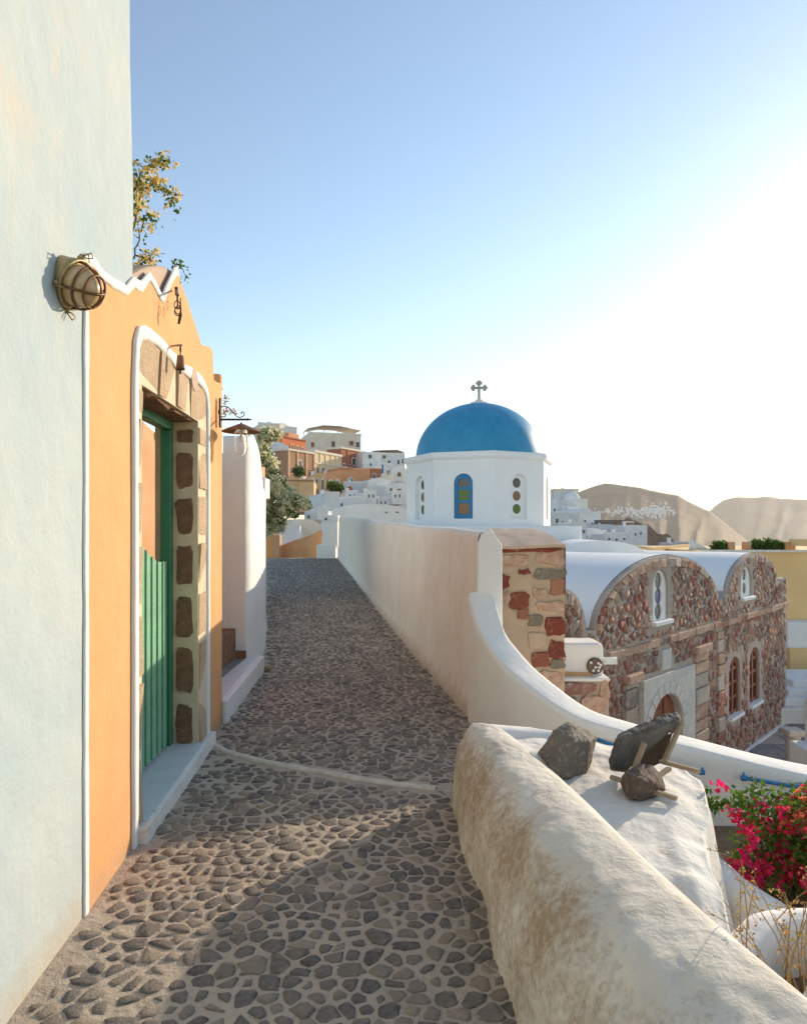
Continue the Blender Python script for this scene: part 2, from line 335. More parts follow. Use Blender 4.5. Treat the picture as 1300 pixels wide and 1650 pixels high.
def inset(poly, g):                     # pull every edge in by g
    k = len(poly); out = poly; area = sum(poly[i][0]*poly[(i+1) % k][1]-poly[(i+1) % k][0]*poly[i][1] for i in range(k))
    s = 1 if area > 0 else -1
    for i in range(k):
        a = poly[i]; b = poly[(i+1) % k]; dx, dy = b[0]-a[0], b[1]-a[1]; l = math.hypot(dx, dy)
        if l < 1e-6: continue
        nx, ny = s*dy/l, -s*dx/l
        out = clip(out, a[0]-nx*g, a[1]-ny*g, nx, ny)
        if len(out) < 3: return []
    return out
def tidy(poly, d):
    out = [p for i, p in enumerate(poly) if math.hypot(p[0]-poly[i-1][0], p[1]-poly[i-1][1]) > d]
    return out if len(out) >= 3 else []
def chaikin(poly, t=.25):
    out = []; k = len(poly)
    for i in range(k):
        a = poly[i]; b = poly[(i+1) % k]
        out += [(lerp(a[0], b[0], t), lerp(a[1], b[1], t)), (lerp(a[0], b[0], 1-t), lerp(a[1], b[1], 1-t))]
    return out
def stone_mb(mb, poly, mp, h, rnd, dig=.02, top=.80, rough=.15, ):
    n = len(poly); cx = sum(p[0] for p in poly)/n; cy = sum(p[1] for p in poly)/n
    tu, tv = rnd.uniform(-.25, .25), rnd.uniform(-.25, .25); vs = []
    for sc, wz in ((1.0, -dig), (.97, h*.45), (top, h)):
        for p in poly:
            k = sc*(1+rnd.uniform(-rough, rough)*.5 if sc < 1 else 1)
            vs.append(mp(cx+(p[0]-cx)*k, cy+(p[1]-cy)*k, wz*(1+(rnd.uniform(-rough, rough) if wz > 0 else 0))+(wz > 0)*(tu*(p[0]-cx)+tv*(p[1]-cy))*.35))
    vs.append(mp(cx, cy, h*1.12))
    fs = []
    for r in range(2):
        for i in range(n): fs.append((r*n+i, r*n+(i+1) % n, (r+1)*n+(i+1) % n, (r+1)*n+i))
    fs += [(2*n+i, 2*n+(i+1) % n, 3*n) for i in range(n)]
    mb.add(vs, fs)
def stones(name, stuffname, parent, polys, mp, h, m, rnd, limit=300, weight=None, kw_t=.2, **kw):
    polys = sorted(polys, key=lambda q: -weight(q)) if weight else polys
    rest = MB(); nrest = 0
    for i, q in enumerate(polys):
        if i < limit:
            mb = MB(); stone_mb(mb, chaikin(q, kw_t) if len(q) < 9 else q, mp, h*rnd.uniform(.7, 1.3), rnd, **kw)
            obj(name, mb, m, parent, smooth=True, fixn=True)
        else: stone_mb(rest, q, mp, h*rnd.uniform(.7, 1.3), rnd, **kw); nrest += 1
    if nrest: tag(obj(stuffname, rest, m, parent, smooth=True), kind='stuff')
def parea(q): return abs(sum(q[i][0]*q[(i+1) % len(q)][1]-q[(i+1) % len(q)][0]*q[i][1] for i in range(len(q))))/2
def pcen(q): return (sum(p[0] for p in q)/len(q), sum(p[1] for p in q)/len(q))
# ------------------------------------------------------------------ foliage
def leaf(mb, p, size, rnd, droop=0, long=1.5):
    d = Vector((rnd.gauss(0, 1), rnd.gauss(0, 1), rnd.gauss(0, .8)-droop)).normalized()
    s = d.orthogonal().normalized(); a = rnd.uniform(0, 6.28); s = (s*math.cos(a)+d.cross(s)*math.sin(a)); n = d.cross(s)
    L_ = size*rnd.uniform(.7, 1.25); W_ = L_/long*.5; p = Vector(p)
    mb.add([p, p+d*L_*.45+s*W_+n*L_*.10, p+d*L_, p+d*L_*.45-s*W_+n*L_*.10, p+d*L_*.5-n*L_*.02], [(0,1,4), (1,2,4), (2,3,4), (3,0,4)])
def in_ell(rnd):
    while True:
        q = Vector((rnd.uniform(-1,1), rnd.uniform(-1,1), rnd.uniform(-1,1)))
        if q.length < 1: return q
# ================================================================== the ground of the lane
def XL(Y): return XW(Y) if Y < 7.9 else interp([(7.9, XW(7.9)), (14.7, -3.0), (26.5, -5.4), (30, -6)], Y)
def XR(Y): return interp([(-4, 1.05), (0, .77), (1, .64), (2, .49), (2.8, .41), (3.6, .37), (4.05, .36), (4.4, .60), (5.3, .70), (5.588, .61), (26.7, .61-.15*21.1)], Y)
def gz(X, Y): return .4*smooth((Y-6)/21)*1.0+.012*nz(X, Y, 3, 1.3)+.02*nz(X, Y, 9, .5)*smooth((Y-1)/3)
pm = MB()
ys = [-4+i*.25 for i in range(125)]
pm.grid(lambda a, b: (lambda Y: Vector((lerp(XL(Y)-.35, max(XR(Y)+.35, .95 if Y < 6 else -9), b), Y, gz(lerp(XL(Y)-.35, max(XR(Y)+.35, .95 if Y < 6 else -9), b), Y))))(-4+a*31.2), 124, 24)
path = tag(obj('path', pm, M['mortar'], smooth=True), kind='structure')
spx = [(338,1198), (365,1213), (420,1228), (500,1243), (580,1257), (640,1266), (702,1273)]
sp = [G(*p) for p in spx]
def strip_y(X):
    return interp([(p.x, p.y) for p in sp], X)
sm = MB(); n = 60
def stripf(a, b):
    X = lerp(sp[0].x, sp[-1].x, a); Y = strip_y(X)+.006*nz(X, 1, 0, 7)
    wd = .033+.006*nz(X, 5, 0, 9); off = [-wd, -wd*.8, 0, wd*.8, wd][int(round(b*4))]; h = [-.01, .010, .014, .010, -.01][int(round(b*4))]
    return Vector((X+off*.25, Y+off, gz(X, Y)+h))
sm.grid(stripf, n, 4); obj('white_line', sm, M['strip'], path, smooth=True)
rc = random.Random(21)
def cob(y0, y1, spc, gap, drop):
    out = []
    Xa = min(XL(y0), XL(y1))-.1; Xb = max(XR(y0), XR(y1), XR((y0+y1)/2))+.1
    for q in cells(Xa, Xb, y0, y1, spc, rc, jit=.40, asp=1.08, drop=drop):
        c = pcen(q)
        if not (XL(c[1])+.05 < c[0] < XR(c[1])-.03) or not (y0 <= c[1] < y1): continue
        if abs(c[1]-strip_y(c[0])) < .075 and c[0] < .35: continue
        near = min(1, max(0, (c[0]-XL(c[1]))/.45))
        g = gap*rc.choice([.6, .8, 1.0, 1.2, 1.6, 2.2, 3.0])*(1.35-.35*near)
        p = tidy(inset(q, g), spc*.12)
        if p and parea(p) > spc*spc*.10:
            if any(x > XR(y)-.015 or x < XL(y)+.02 for x, y in p): continue
            out.append(p)
    return out
polys = cob(1.4, 5.1, .074, .0062, .13)
polys += cob(5.1, 9, .074, .0068, .13)+cob(9, 14, .085, .0085, .08)+cob(14, 20, .10, .010, .05)+cob(20, 26.6, .12, .012, .03)
def vis(q):
    c = pcen(q)
    if c[1] < 2.15: return 0
    px = CXP+c[0]/c[1]*FPX
    return parea(q)/c[1]**3
stones('cobblestone', 'cobblestones', path, polys, lambda u, v, wd: Vector((u, v, gz(u, v)+wd)), .0050, M['cobble'], rc, 300, vis, kw_t=.19, top=.80, rough=.34)
# little ground-line debris: dry weed tufts where wall and lane meet
def tuft(c, n, h, sp_, m, name, label, cat, grp=None):
    rr = random.Random(int(c[0]*1000)+int(c[1]*100)); mb = MB()
    for i in range(n):
        a = rr.uniform(0, 6.28); d = Vector((math.cos(a), math.sin(a), 0))*rr.uniform(.1, 1)*sp_; b = Vector(c)+d*.3
        mb.tube([b, b+d*.4+Vector((0, 0, h*.6)), b+d+Vector((0, 0, h*rr.uniform(.5, 1)))], [.004, .003, .001], 4)
    return tag(obj(name, mb, m), label, cat, grp)
g_ = G(424, 1083); tuft((g_.x, g_.y, gz(g_.x, g_.y)), 60, .06, .14, M['straw'], 'weed_tuft', 'dry brown weed tuft at the foot of the white gate wall', 'weed')
# ================================================================== pale blue house on the left
bl = thing('blue_house', (XW(1)-1.5, 0, 0), 'tall pale blue plastered house filling the left edge', 'house')
mb = MB()
def bwall(a, b):
    Y = lerp(-4, 3.418, a); z = lerp(-.1, 6.6, b); Y += a**8*.010*fbm(z, 0, 3, 1.4); return Vector((XW(Y)-.002+.0012*fbm(Y, z, 1, .9)-.028*max(0, (z-3.2)/3)*1.5, Y, z))
mb.grid(bwall, 90, 80)
e = [bwall(1, j/80) for j in range(81)]
mb.grid(lambda a, b: bwall(1, b)+Vector((-3.0*a, .02*a, 0)), 6, 80)
mb.add([(-4.6, -4, 0), (-4.6, 3.4, 0), (-4.6, 3.4, 6.6), (-4.6, -4, 6.6)], [(0,1,2,3)])
mb.add([bwall(0, 1), bwall(1, 1), (-4.6, 3.4, 6.6), (-4.6, -4, 6.6)], [(0,1,2,3)])
obj('wall', mb, M['blue_wall'], bl, smooth=False, weld=.001)
# ================================================================== orange courtyard wall with the green door
om = thing('orange_wall', (XW(4.5), 4.5, 0), 'bright orange courtyard wall with stone framed doorway and wavy white edged top', 'wall')
OFF = .004
YN, YF = WP(139, 1000)[0], WP(357, 1000)[0]
def wz(px, py): return WP(px, py)
zig = [(141,418), (150,424), (160,440), (180,456), (203,468), (209,460), (215,455), (220,459), (227,462), (235,450), (240,445), (248,458), (258,478), (262,481), (266,470), (274,452), (281,438), (286,437)]
sil = [(289,446), (292,460), (300,480), (309,508), (316,530), (321,545), (324,556), (330,557), (338,559), (342,566), (343,585), (344,612), (349,616), (357,618)]
top = [wz(*p) for p in zig+sil]
top = [(max(YN, u), v) for u, v in top]
D0, D1, DT = WP(227, 1000)[0], WP(318, 1000)[0], 2.34        # clear opening on the wall face
S0, S1, ST = WP(214, 1000)[0], WP(333, 1000)[0], 2.62        # outer edge of the stone and white surround
hole = [(S0+.02, .02), (S0+.02, ST-.05), (S1-.03, ST-.03), (S1-.03, .02)]
outl = [(YN, -.15)]+top+[(YF, -.15)]
mb = MB(); mb.panel(outl, [hole], lambda u, v, d: wmap(u, v, OFF+d), .34)
obj('wall', mb, M['orange'], om, bevel=.008)
# dusky coping that rises behind the zigzag edge
cp = [wz(*p) for p in [(206,470), (214,446), (222,440), (232,434), (245,429), (262,427), (275,430), (286,438), (291,452), (291,520), (206,520)]]
mb = MB(); mb.prism(cp, lambda u, v, d: wmap(u, v, d), -.33, -.02); obj('coping', mb, M['taupe'], om, bevel=.02)
# white painted edge bands, proud of the plaster
def band(pts, wdt, h=.012, closed=False, base=.004):
    mb = MB(); k = len(pts); L_ = []
    for i in range(k):
        a = Vector(pts[max(0, i-1)]); b = Vector(pts[min(k-1, i+1)]); d = (b-a).normalized(); nn = Vector((-d.y, d.x)); p = Vector(pts[i])
        ww = wdt*(1+.25*nz(p.x, p.y, 2, 9)); L_.append((p-nn*ww/2, p+nn*ww/2))
    vs = []; fs = []
    for a, b in L_: vs += [wmap(a.x, a.y, base-.004), wmap(a.x, a.y, base+h*.7), wmap((a.x+b.x)/2, (a.y+b.y)/2, base+h), wmap(b.x, b.y, base+h*.7), wmap(b.x, b.y, base-.004)]
    for i in range(k-1):
        for j in range(4): fs.append((i*5+j, i*5+j+1, (i+1)*5+j+1, (i+1)*5+j))
    return mb.add(vs, fs)
def dense(pts, n=6):
    out = []
    for a, b in zip(pts, pts[1:]):
        out += [(lerp(a[0], b[0], i/n), lerp(a[1], b[1], i/n)) for i in range(n)]
    return out+[pts[-1]]
obj('edge_band', band(dense([(YN-.006, -.12)]+[(YN-.006+.006*nz(i, 0, 0, .9), .3*i) for i in range(1, 10)]+[(YN-.006, top[0][1]+.01)]), .045, .004, base=.003), M['white'], om, smooth=True)
obj('edge_band', band(dense(top[:18]), .048, .006), M['white'], om, smooth=True)
sur = [(S0, .0), (S0, .9), (S0, 1.8), (S0, 2.35), (S0+.02, 2.52), (S0+.07, ST-.03), (S0+.16, ST)]+[(lerp(S0+.16, S1-.16, t), ST+.015*math.sin(t*9)) for t in (.15,.3,.45,.6,.75,.9)]+[(S1-.16, ST), (S1-.05, ST-.04), (S1, ST-.16), (S1, 1.9), (S1, 1.0), (S1, .06)]
mb = band(dense(sur, 4), .07, .014, base=.010); obj('door_moulding', mb, M['white'], om, smooth=True)
# jamb and lintel: mortar core with set stones
mb = MB()
jo = [(S0+.015, .02), (S0+.015, ST-.03), (S1-.015, ST-.03), (S1-.015, .02)]
mb.panel(jo, [[(D0, .02+.001), (D0, DT), (D1, DT), (D1, .02+.001)]], lambda u, v, d: wmap(u, v, .006+d), .30)
obj('jamb', mb, M['joint'], om, bevel=.006)
rs = random.Random(5)
def wstone(name, quad, mp, h, m, seed, tp=.93, ct=.12):
    mb = MB(); rr = random.Random(seed); p = []
    for a, b in zip(quad, quad[1:]+quad[:1]): p += [(lerp(a[0], b[0], t)+rr.uniform(-.006, .006), lerp(a[1], b[1], t)+rr.uniform(-.006, .006)) for t in (ct, .5, 1-ct)]
    stone_mb(mb, p, mp, h, rr, dig=.02, top=tp, rough=.12 if tp < .95 else .02); return obj(name, mb, m, om, smooth=False)
# far reveal faces the viewer: stacked blocks, seen on the reveal plane (coordinates: distance into wall, height)
zb = [.10, .42, .80, 1.10, 1.47, 1.72, 2.06, 2.19, 2.31]
rows = [(.09,.38), (.45,.77), (.84,1.12), (1.20,1.47), (1.55,1.80), (1.87,2.12), (2.19,2.28)]
for i, (a, b) in enumerate(rows):
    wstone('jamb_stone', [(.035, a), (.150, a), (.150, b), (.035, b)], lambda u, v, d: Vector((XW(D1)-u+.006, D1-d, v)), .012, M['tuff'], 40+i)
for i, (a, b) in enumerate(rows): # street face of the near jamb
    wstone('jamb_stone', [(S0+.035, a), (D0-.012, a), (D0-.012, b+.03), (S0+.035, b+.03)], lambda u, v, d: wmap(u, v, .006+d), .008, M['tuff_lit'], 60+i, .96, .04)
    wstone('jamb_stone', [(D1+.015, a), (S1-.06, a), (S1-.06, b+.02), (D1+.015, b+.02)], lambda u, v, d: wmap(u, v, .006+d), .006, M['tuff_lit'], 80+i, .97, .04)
lx = [S0+.05, S0+.40, S0+.78, S0+1.12, S1-.05]
for i in range(4):
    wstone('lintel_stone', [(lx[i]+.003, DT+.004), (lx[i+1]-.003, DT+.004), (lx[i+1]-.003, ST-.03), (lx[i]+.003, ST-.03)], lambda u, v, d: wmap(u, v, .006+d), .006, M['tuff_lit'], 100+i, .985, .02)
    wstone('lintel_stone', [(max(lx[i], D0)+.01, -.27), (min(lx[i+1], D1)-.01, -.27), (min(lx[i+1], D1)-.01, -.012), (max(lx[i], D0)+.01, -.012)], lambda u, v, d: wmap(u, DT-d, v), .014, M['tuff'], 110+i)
# marble sill and its whitewashed front
mb = MB(); mb.prism([(D0-.02, .055), (D1+.02, .055), (D1+.02, .100), (D0-.02, .100)], lambda u, v, d: wmap(u, v, d), -.30, .055); obj('marble_sill', mb, M['marble'], om, bevel=.006)
mb = MB(); mb.prism([(S0+.02, -.08), (S1+.03, -.08), (S1+.03, .088), (S0+.02, .088)], lambda u, v, d: wmap(u, v, d), .0, .068); obj('sill_front', mb, M['white_dirty'], om, bevel=.012)
# green frame, half door of slats
RD = -.165
fr = MB()
fr.prism([(D0+.005, .10), (D0+.07, .10), (D0+.07, DT-.07), (D0+.005, DT-.07)], lambda u, v, d: wmap(u, v, d), RD-.07, RD)
obj('door_frame', fr, M['green'], om, bevel=.006)
fr = MB(); fr.prism([(D1-.075, .10), (D1-.005, .10), (D1-.005, DT-.07), (D1-.075, DT-.07)], lambda u, v, d: wmap(u, v, d), RD-.07, RD); obj('door_frame', fr, M['green'], om, bevel=.006)
fr = MB(); fr.prism([(D0+.005, DT-.068), (D1-.005, DT-.068), (D1-.005, DT-.004), (D0+.005, DT-.004)], lambda u, v, d: wmap(u, v, d), RD-.072, RD+.004); obj('door_frame', fr, M['green'], om, bevel=.006)
hd = MB(); hd.prism([(D0+.075, .13), (D1-.08, .13), (D1-.08, 1.32), (D0+.075, 1.34)], lambda u, v, d: wmap(u, v, d), RD-.055, RD-.035); half = obj('half_door', hd, M['green'], om)
ns = 9; a0, a1 = D0+.075, D1-.08
for i in range(ns):
    t = (i+.5)/ns; u0 = lerp(a0, a1, i/ns); u1 = lerp(a0, a1, (i+.62)/ns)
    def topz(t): return 1.54-.02*t-.15*smooth((t-.3)/.55)
    mb = MB(); mb.prism([(u0, .125), (u1, .125), (u1, topz((i+.62)/ns)), ((u0+u1)/2, topz(t)), (u0, topz(i/ns))], lambda u, v, d: wmap(u, v, d), RD-.034, RD-.012)
    obj('slat', mb, M['green_light'], half, bevel=.003)
# inner courtyard wall seen through the doorway
iw = thing('courtyard_wall', (-2.5, 6.5, 0), 'dusky peach inner wall seen through the green doorway', 'wall')
mb = MB(); mb.grid(lambda a, b: Vector((-2.35-.08*a, lerp(3.9, 12.0, a), lerp(-.1, 2.45+.22*math.sin(a*7+.6), b))), 60, 12)
mb.grid(lambda a, b: Vector((-2.65-.08*a, lerp(3.9, 12.0, a), lerp(-.1, 2.45+.22*math.sin(a*7+.6), b))), 60, 12)
mb.grid(lambda a, b: Vector((lerp(-2.35, -2.65, b)-.08*a, lerp(3.9, 12.0, a), 2.45+.22*math.sin(a*7+.6))), 60, 1)
obj('wall', mb, M['orange_pale'], iw, smooth=True, weld=.001)
mb = MB(); mb.box(-2.4, XW(5)-.3, 3.6, 6.1, -.1, .09); tag(obj('courtyard_floor', mb, M['paving']), kind='structure')
# small white wall bell inside
bp_ = U(258, 700, 6.6); mb = MB(); mb.lathe([(.001,.10), (.03,.10), (.035,.06), (.05,.0), (.045,-.04), (.001,-.04)], bp_, n=16)
tag(obj('wall_bell', mb, M['white'], smooth=True), 'small cream bell hanging inside the green doorway', 'bell')
# ================================================================== bulkhead lamp on the blue wall
Yl = WP(106, 455)[0]; c0 = Vector((XW(Yl), Yl, EYE+(HZP-452)*Yl/FPX))
ax = Vector((1, -.12, -.42)).normalized(); LS = .80
bk = thing('bulkhead_lamp', c0, 'round caged bulkhead lamp of weathered brass on the pale blue wall', 'lamp')
mb = MB(); mb.lathe([(r*LS, h*LS) for r, h in [(.001,-.045), (.108,-.045), (.112,0.0), (.118,.03), (.120,.055), (.112,.062), (.10,.062), (.001,.062)]], c0, ax, 40); obj('base', mb, M['brass'], bk, smooth=True, weld=True)
gp = [(.098,.055), (.099,.07)]+[(.098*math.cos(t), .07+.115*math.sin(t)) for t in [i*math.pi/2/12 for i in range(1, 13)]]
mb = MB(); mb.lathe([(r*(1+.006*(i % 2))*LS, h*LS) for i, (r, h) in enumerate(gp)], c0, ax, 40); obj('glass_bowl', mb, M['frosted'], bk, smooth=True, weld=True)
e1 = (Vector((0, 0, 1))-ax*ax.z).normalized(); e2 = ax.cross(e1)
def onb(r, h, a): return c0+(ax*h+(e1*math.cos(a)+e2*math.sin(a))*r)*LS
for hh, rr_ in ((.115, .100), (.160, .078)):
    mb = MB(); mb.tube([onb(rr_, hh, 2*math.pi*i/36) for i in range(37)], .0048, 6, False); obj('cage_ring', mb, M['bronze'], bk, smooth=True)
for a in (0.35, 0.35+math.pi/2):
    mb = MB(); mb.tube([onb(.110*math.cos(t), .06+.137*math.sin(t), a) if t <= math.pi/2 else onb(-.110*math.cos(t), .06+.137*math.sin(t), a+math.pi) for t in [math.pi*i/28 for i in range(29)]], .0052, 6); obj('cage_bar', mb, M['bronze'], bk, smooth=True)
mb = MB(); mb.tube([onb(.117, .062, 2*math.pi*i/40) for i in range(41)], .0065, 8, False); obj('rim', mb, M['brass'], bk, smooth=True)
for a in (.15, 1.9, 3.25, 4.6):
    mb = MB(); p = onb(.118, .045, a); q = onb(.140, .055, a); mb.tube([p, q], [.014, .011], 10)
    s_ = (q-p).normalized(); t_ = ax
    mb.tube([q, q+t_*.022+s_*.022, q+t_*.040+s_*.004, q+t_*.018-s_*.006, q], .0028, 6)
    obj('clasp', mb, M['brass'], bk, smooth=True)
# ================================================================== bracket lantern near the end of the orange wall
Yk = WP(349, 665)[0]; b0 = Vector((XW(Yk)+.024, Yk, EYE+(HZP-665)*Yk/FPX)); k_ = Yk/FPX
br = thing('bracket_lantern', b0, 'black iron scroll bracket lantern with rusty shade and clear glass at the orange wall end', 'lamp')
mb = MB(); hgt = 24*k_
pl = [(math.cos(t)*.022, math.sin(t)*.022+s*(hgt-.022)) for s, r0 in ((1, 0), (-1, math.pi)) for t in [r0+math.pi*i/8 for i in range(9)]]
mb.prism(pl, lambda u, v, d: b0+Vector((d, u, v)), 0, .016); obj('back_plate', mb, M['iron'], br, bevel=.004)
arm0 = b0+Vector((.014, 0, -11*k_)); arm1 = b0+Vector((52*k_, 0, -11*k_))
mb = MB(); mb.tube([arm0, arm1-Vector((.03, 0, 0))], .0085, 10); mb.tube([arm1-Vector((.035,0,0)), arm1-Vector((.03,0,0)), arm1-Vector((.02,0,0)), arm1-Vector((.012,0,0)), arm1], [.011,.011,.005,.008,.002], 10); obj('arm', mb, M['iron'], br, smooth=True)
def spx_(x, y): return U(x, y, Yk)+Vector((0, 0, 0))
scr = [(360,663), (359,667), (362,669), (365,666), (365,662), (361,659), (356,660), (353,665), (354,670), (359,673), (365,671), (367,665)]
cur = [(359.0,664.5), (360.5,666.0), (362.8,664.0), (362,660.8), (358.5,660.2), (356.0,663.5), (356.6,668.3), (360,671), (364,669.3), (365.4,665), (364,661)]
sc1 = [(359.2,665.5), (360.6,666.5), (361.9,665), (360.8,662.2), (357.9,661.8), (356.4,665), (357.5,669.5), (361,671.2), (364.6,668.8), (365.4,664.6)]
path1 = [(358.6,666.3), (360.4,666.2), (361.2,664), (359.6,661.7), (357.0,662.3), (355.4,665.2), (355.2,668), (357,671), (360.6,672)]
S = [(359,665), (361.5,665.6), (361.8,662.6), (359.2,661), (362,660.5)]
main = [(359.0,666.6), (361.4,665.4), (363.6,667.2), (363.4,670.4), (360.4,671.9), (356.0,670.6), (353.0,667.0), (352.6,662.0), (355.6,657.2), (361.0,654.8), (367.0,656.0), (372.5,660.6), (377.5,666.4), (382.0,671.0), (387.0,672.4), (391.6,670.6), (394.0,667.4), (392.8,664.4), (390.2,663.8), (388.6,665.6), (389.8,667.2)]
def catm(pts, n=5):
    P = [Vector((*p, 0)) for p in pts]; P = [P[0]]+P+[P[-1]]; out = []
    for i in range(1, len(P)-2):
        for k in range(n):
            t = k/n; out.append(.5*((2*P[i])+(-P[i-1]+P[i+1])*t+(2*P[i-1]-5*P[i]+4*P[i+1]-P[i+2])*t*t+(-P[i-1]+3*P[i]-3*P[i+1]+P[i+2])*t**3))
    return [(p.x, p.y) for p in out+[P[-2]]]
mb = MB(); mb.tube([spx_(*p) for p in catm(main)], .0042, 7); obj('scroll', mb, M['iron'], br, smooth=True)
sc_ = spx_(389, 690)
mb = MB(); mb.lathe([(.008,.045), (.010,.034), (.030,.030), (.060,.016), (.110,-.004), (.150,-.024), (.152,-.030), (.146,-.029), (.105,-.010), (.055,.008), (.001,.016)], sc_, n=40); obj('shade', mb, M['rust'], br, smooth=True)
mb = MB(); mb.lathe([(.052,.004), (.053,-.03), (.053,-.13), (.050,-.165), (.040,-.190), (.022,-.203), (.001,-.206)], sc_+Vector((0,0,-.012)), n=32); gl = obj('glass', mb, M['glass'], br, smooth=True, weld=True)
s_ = gl.modifiers.new('solid', 'SOLIDIFY'); s_.thickness = .003
mb = MB(); mb.lathe([(.012,.03), (.013,-.03), (.009,-.04), (.014,-.062), (.016,-.078), (.011,-.095), (.001,-.10)], sc_+Vector((0,0,-.012)), n=20); obj('bulb', mb, M['white_clean'], br, smooth=True, weld=True)
# ================================================================== ornaments on the orange wall
def on(px, py, d):         # point that far off the wall on the sight line of the pixel
    Y = (1.1365-OFF-d)/((CXP-px)/FPX-WS); return U(px, py, Y)
cb = thing('cowbell', on(292, 585, .1), 'rusty cowbell hanging from an iron hook on the orange wall', 'bell')
yp = [on(301, 520, .0), on(299, 528, .06), on(297, 538, .13), on(295, 552, .19), on(293, 562, .21)]
yp = [on(293, 556, 0), on(292.5, 556, .03), on(292, 557, .06), on(291, 560, .078), on(291, 566, .08)]
mb = MB(); mb.tube(yp, .006, 8); obj('hook', mb, M['iron'], cb, smooth=True)
q = on(291, 579, .08)
mb = MB(); mb.lathe([(r*.8, h*.8) for r, h in [(.001,.03), (.016,.03), (.024,.022), (.030,-.05), (.034,-.075), (.030,-.075), (.022,.01), (.001,.015)]], q, n=14); bo = obj('bell', mb, M['rust'], cb, smooth=True)
mb = MB(); mb.tube([q+Vector((0,0,-.02)), q+Vector((0,0,-.085))], [.003,.007], 6); obj('clapper', mb, M['iron'], cb)
mb = MB(); mb.tube([q+Vector((0,0,.03)), q+Vector((0,0,.075))], .004, 6); obj('strap', mb, M['iron'], cb)
hk = thing('hook_rail', on(283, 470, .0), 'small iron hook rail with hanging rings high on the orange wall', 'hook rail')
r0, r1 = on(284, 468, .02), on(287, 476, .09)
mb = MB(); mb.tube([r0, r1], .007, 8); mb.bar(on(283,462,.0), on(284,476,.0), .03, .02); obj('rod', mb, M['iron'], hk, smooth=False)
for t, l in ((.35,.10), (.6,.16), (.9,.12)):
    p = r0.lerp(r1, t); mb = MB(); mb.tube([p, p+Vector((0,.004,-l*.5))], .003, 6)
    cc = p+Vector((0,.004,-l*.5-.024)); mb.tube([cc+Vector((math.sin(a)*.018, .004, math.cos(a)*.024)) for a in [2*math.pi*i/14 for i in range(15)]], .0032, 6); obj('ring', mb, M['iron'], hk, smooth=True)
mb = MB(); p = on(291, 508, .10); mb.tube([p+Vector((0,0,.10)), p+Vector((0,.005,.03)), p, p-Vector((.01,0,.05))], [.003,.004,.010,.007], 8); tag(obj('wood_peg', mb, M['wood_dark'], smooth=True), 'dark wooden peg dangling on the orange wall above the cowbell', 'peg')
# oval niche plate and clay pots at the wall end
mb = MB(); cc = WP(309, 612); mb.prism([(cc[0]+.085*math.cos(a), cc[1]+.075*math.sin(a)) for a in [2*math.pi*i/24 for i in range(24)]], lambda u, v, d: wmap(u, v, OFF+d), -.01, .02)
tag(obj('wall_plaque', mb, M['taupe'], bevel=.008), 'oval taupe plaque on the orange wall over the door corner', 'plaque')
pt = thing('chimney_pot', U(350, 640, 6.1), 'orange and cream banded chimney pot behind the bracket lantern', 'chimney')
c_ = U(349.5, 640, 6.1); c_.y = 6.1
mb = MB(); mb.lathe([(.055,-.5), (.052,.02), (.050,.07)], c_, n=20); obj('shaft', mb, M['cream_wall'], pt, smooth=True)
mb = MB(); mb.lathe([(.058,.072), (.060,.085), (.058,.098), (.001,.098)], c_, n=20); obj('collar', mb, M['white_dirty'], pt, smooth=True)
mb = MB(); mb.lathe([(.047,.095), (.046,.185), (.040,.20), (.001,.20)], c_, n=20); obj('cap', mb, M['orange'], pt, smooth=True)
# ================================================================== entrance with steps and the white gate wall
st = thing('entrance_steps', (-2.2, 6.5, 0), 'brown stone steps with marble edge in the entrance past the orange wall', 'steps')
Y0, Y1 = YF+.02, 7.45
mb = MB(); mb.box(-3.6, -1.70, Y0-.02, Y1+.2, -.2, .17); obj('landing', mb, M['paving'], st)
mb = MB(); mb.prism([(-1.70, Y0), (XW(Y0)+.01, Y0), (XW(Y1)+.02, Y1+.02), (-1.70, Y1+.02)], lambda u, v, d: Vector((u, v, d)), -.2, .19); obj('marble_edge', mb, M['marble'], st, bevel=.006)
mb = MB(); mb.prism([(XW(Y0)+.005, Y0-.03), (XW(Y0)+.05, Y0-.03), (XW(Y1)+.07, Y1+.1), (XW(Y1)+.0, Y1+.1)], lambda u, v, d: Vector((u, v, d)), -.2, .186); obj('kerb', mb, M['white'], st, bevel=.015)
for i, (xa, zt) in enumerate(((-1.83, .50), (-2.15, .72), (-2.47, .92))):
    mb = MB(); mb.box(-3.6+i*.01, xa, Y0+.01, Y1+.01, -.1, zt); obj('step', mb, M['tuff'], st, bevel=.01)
mb = MB(); mb.box(-1.825, -1.715, Y1-.012, Y1+.02, .165, .26); obj('skirting', mb, M['tuff'], st)
gw = thing('gate_wall', (-2.0, 8, 0), 'tall white rounded gate wall beyond the entrance steps', 'wall')
plan = [(-3.8, 7.43), (-2.6, 7.44), (-1.80, 7.45), (-1.735, 7.47), (-1.70, 7.53), (-1.690, 7.62), (-1.70, 7.85), (-1.80, 8.5), (-2.08, 10.2), (-2.12, 10.4), (-2.5, 10.45), (-3.8, 10.4)]
plan = [plan[0]]+catm(plan, 6)[1:]
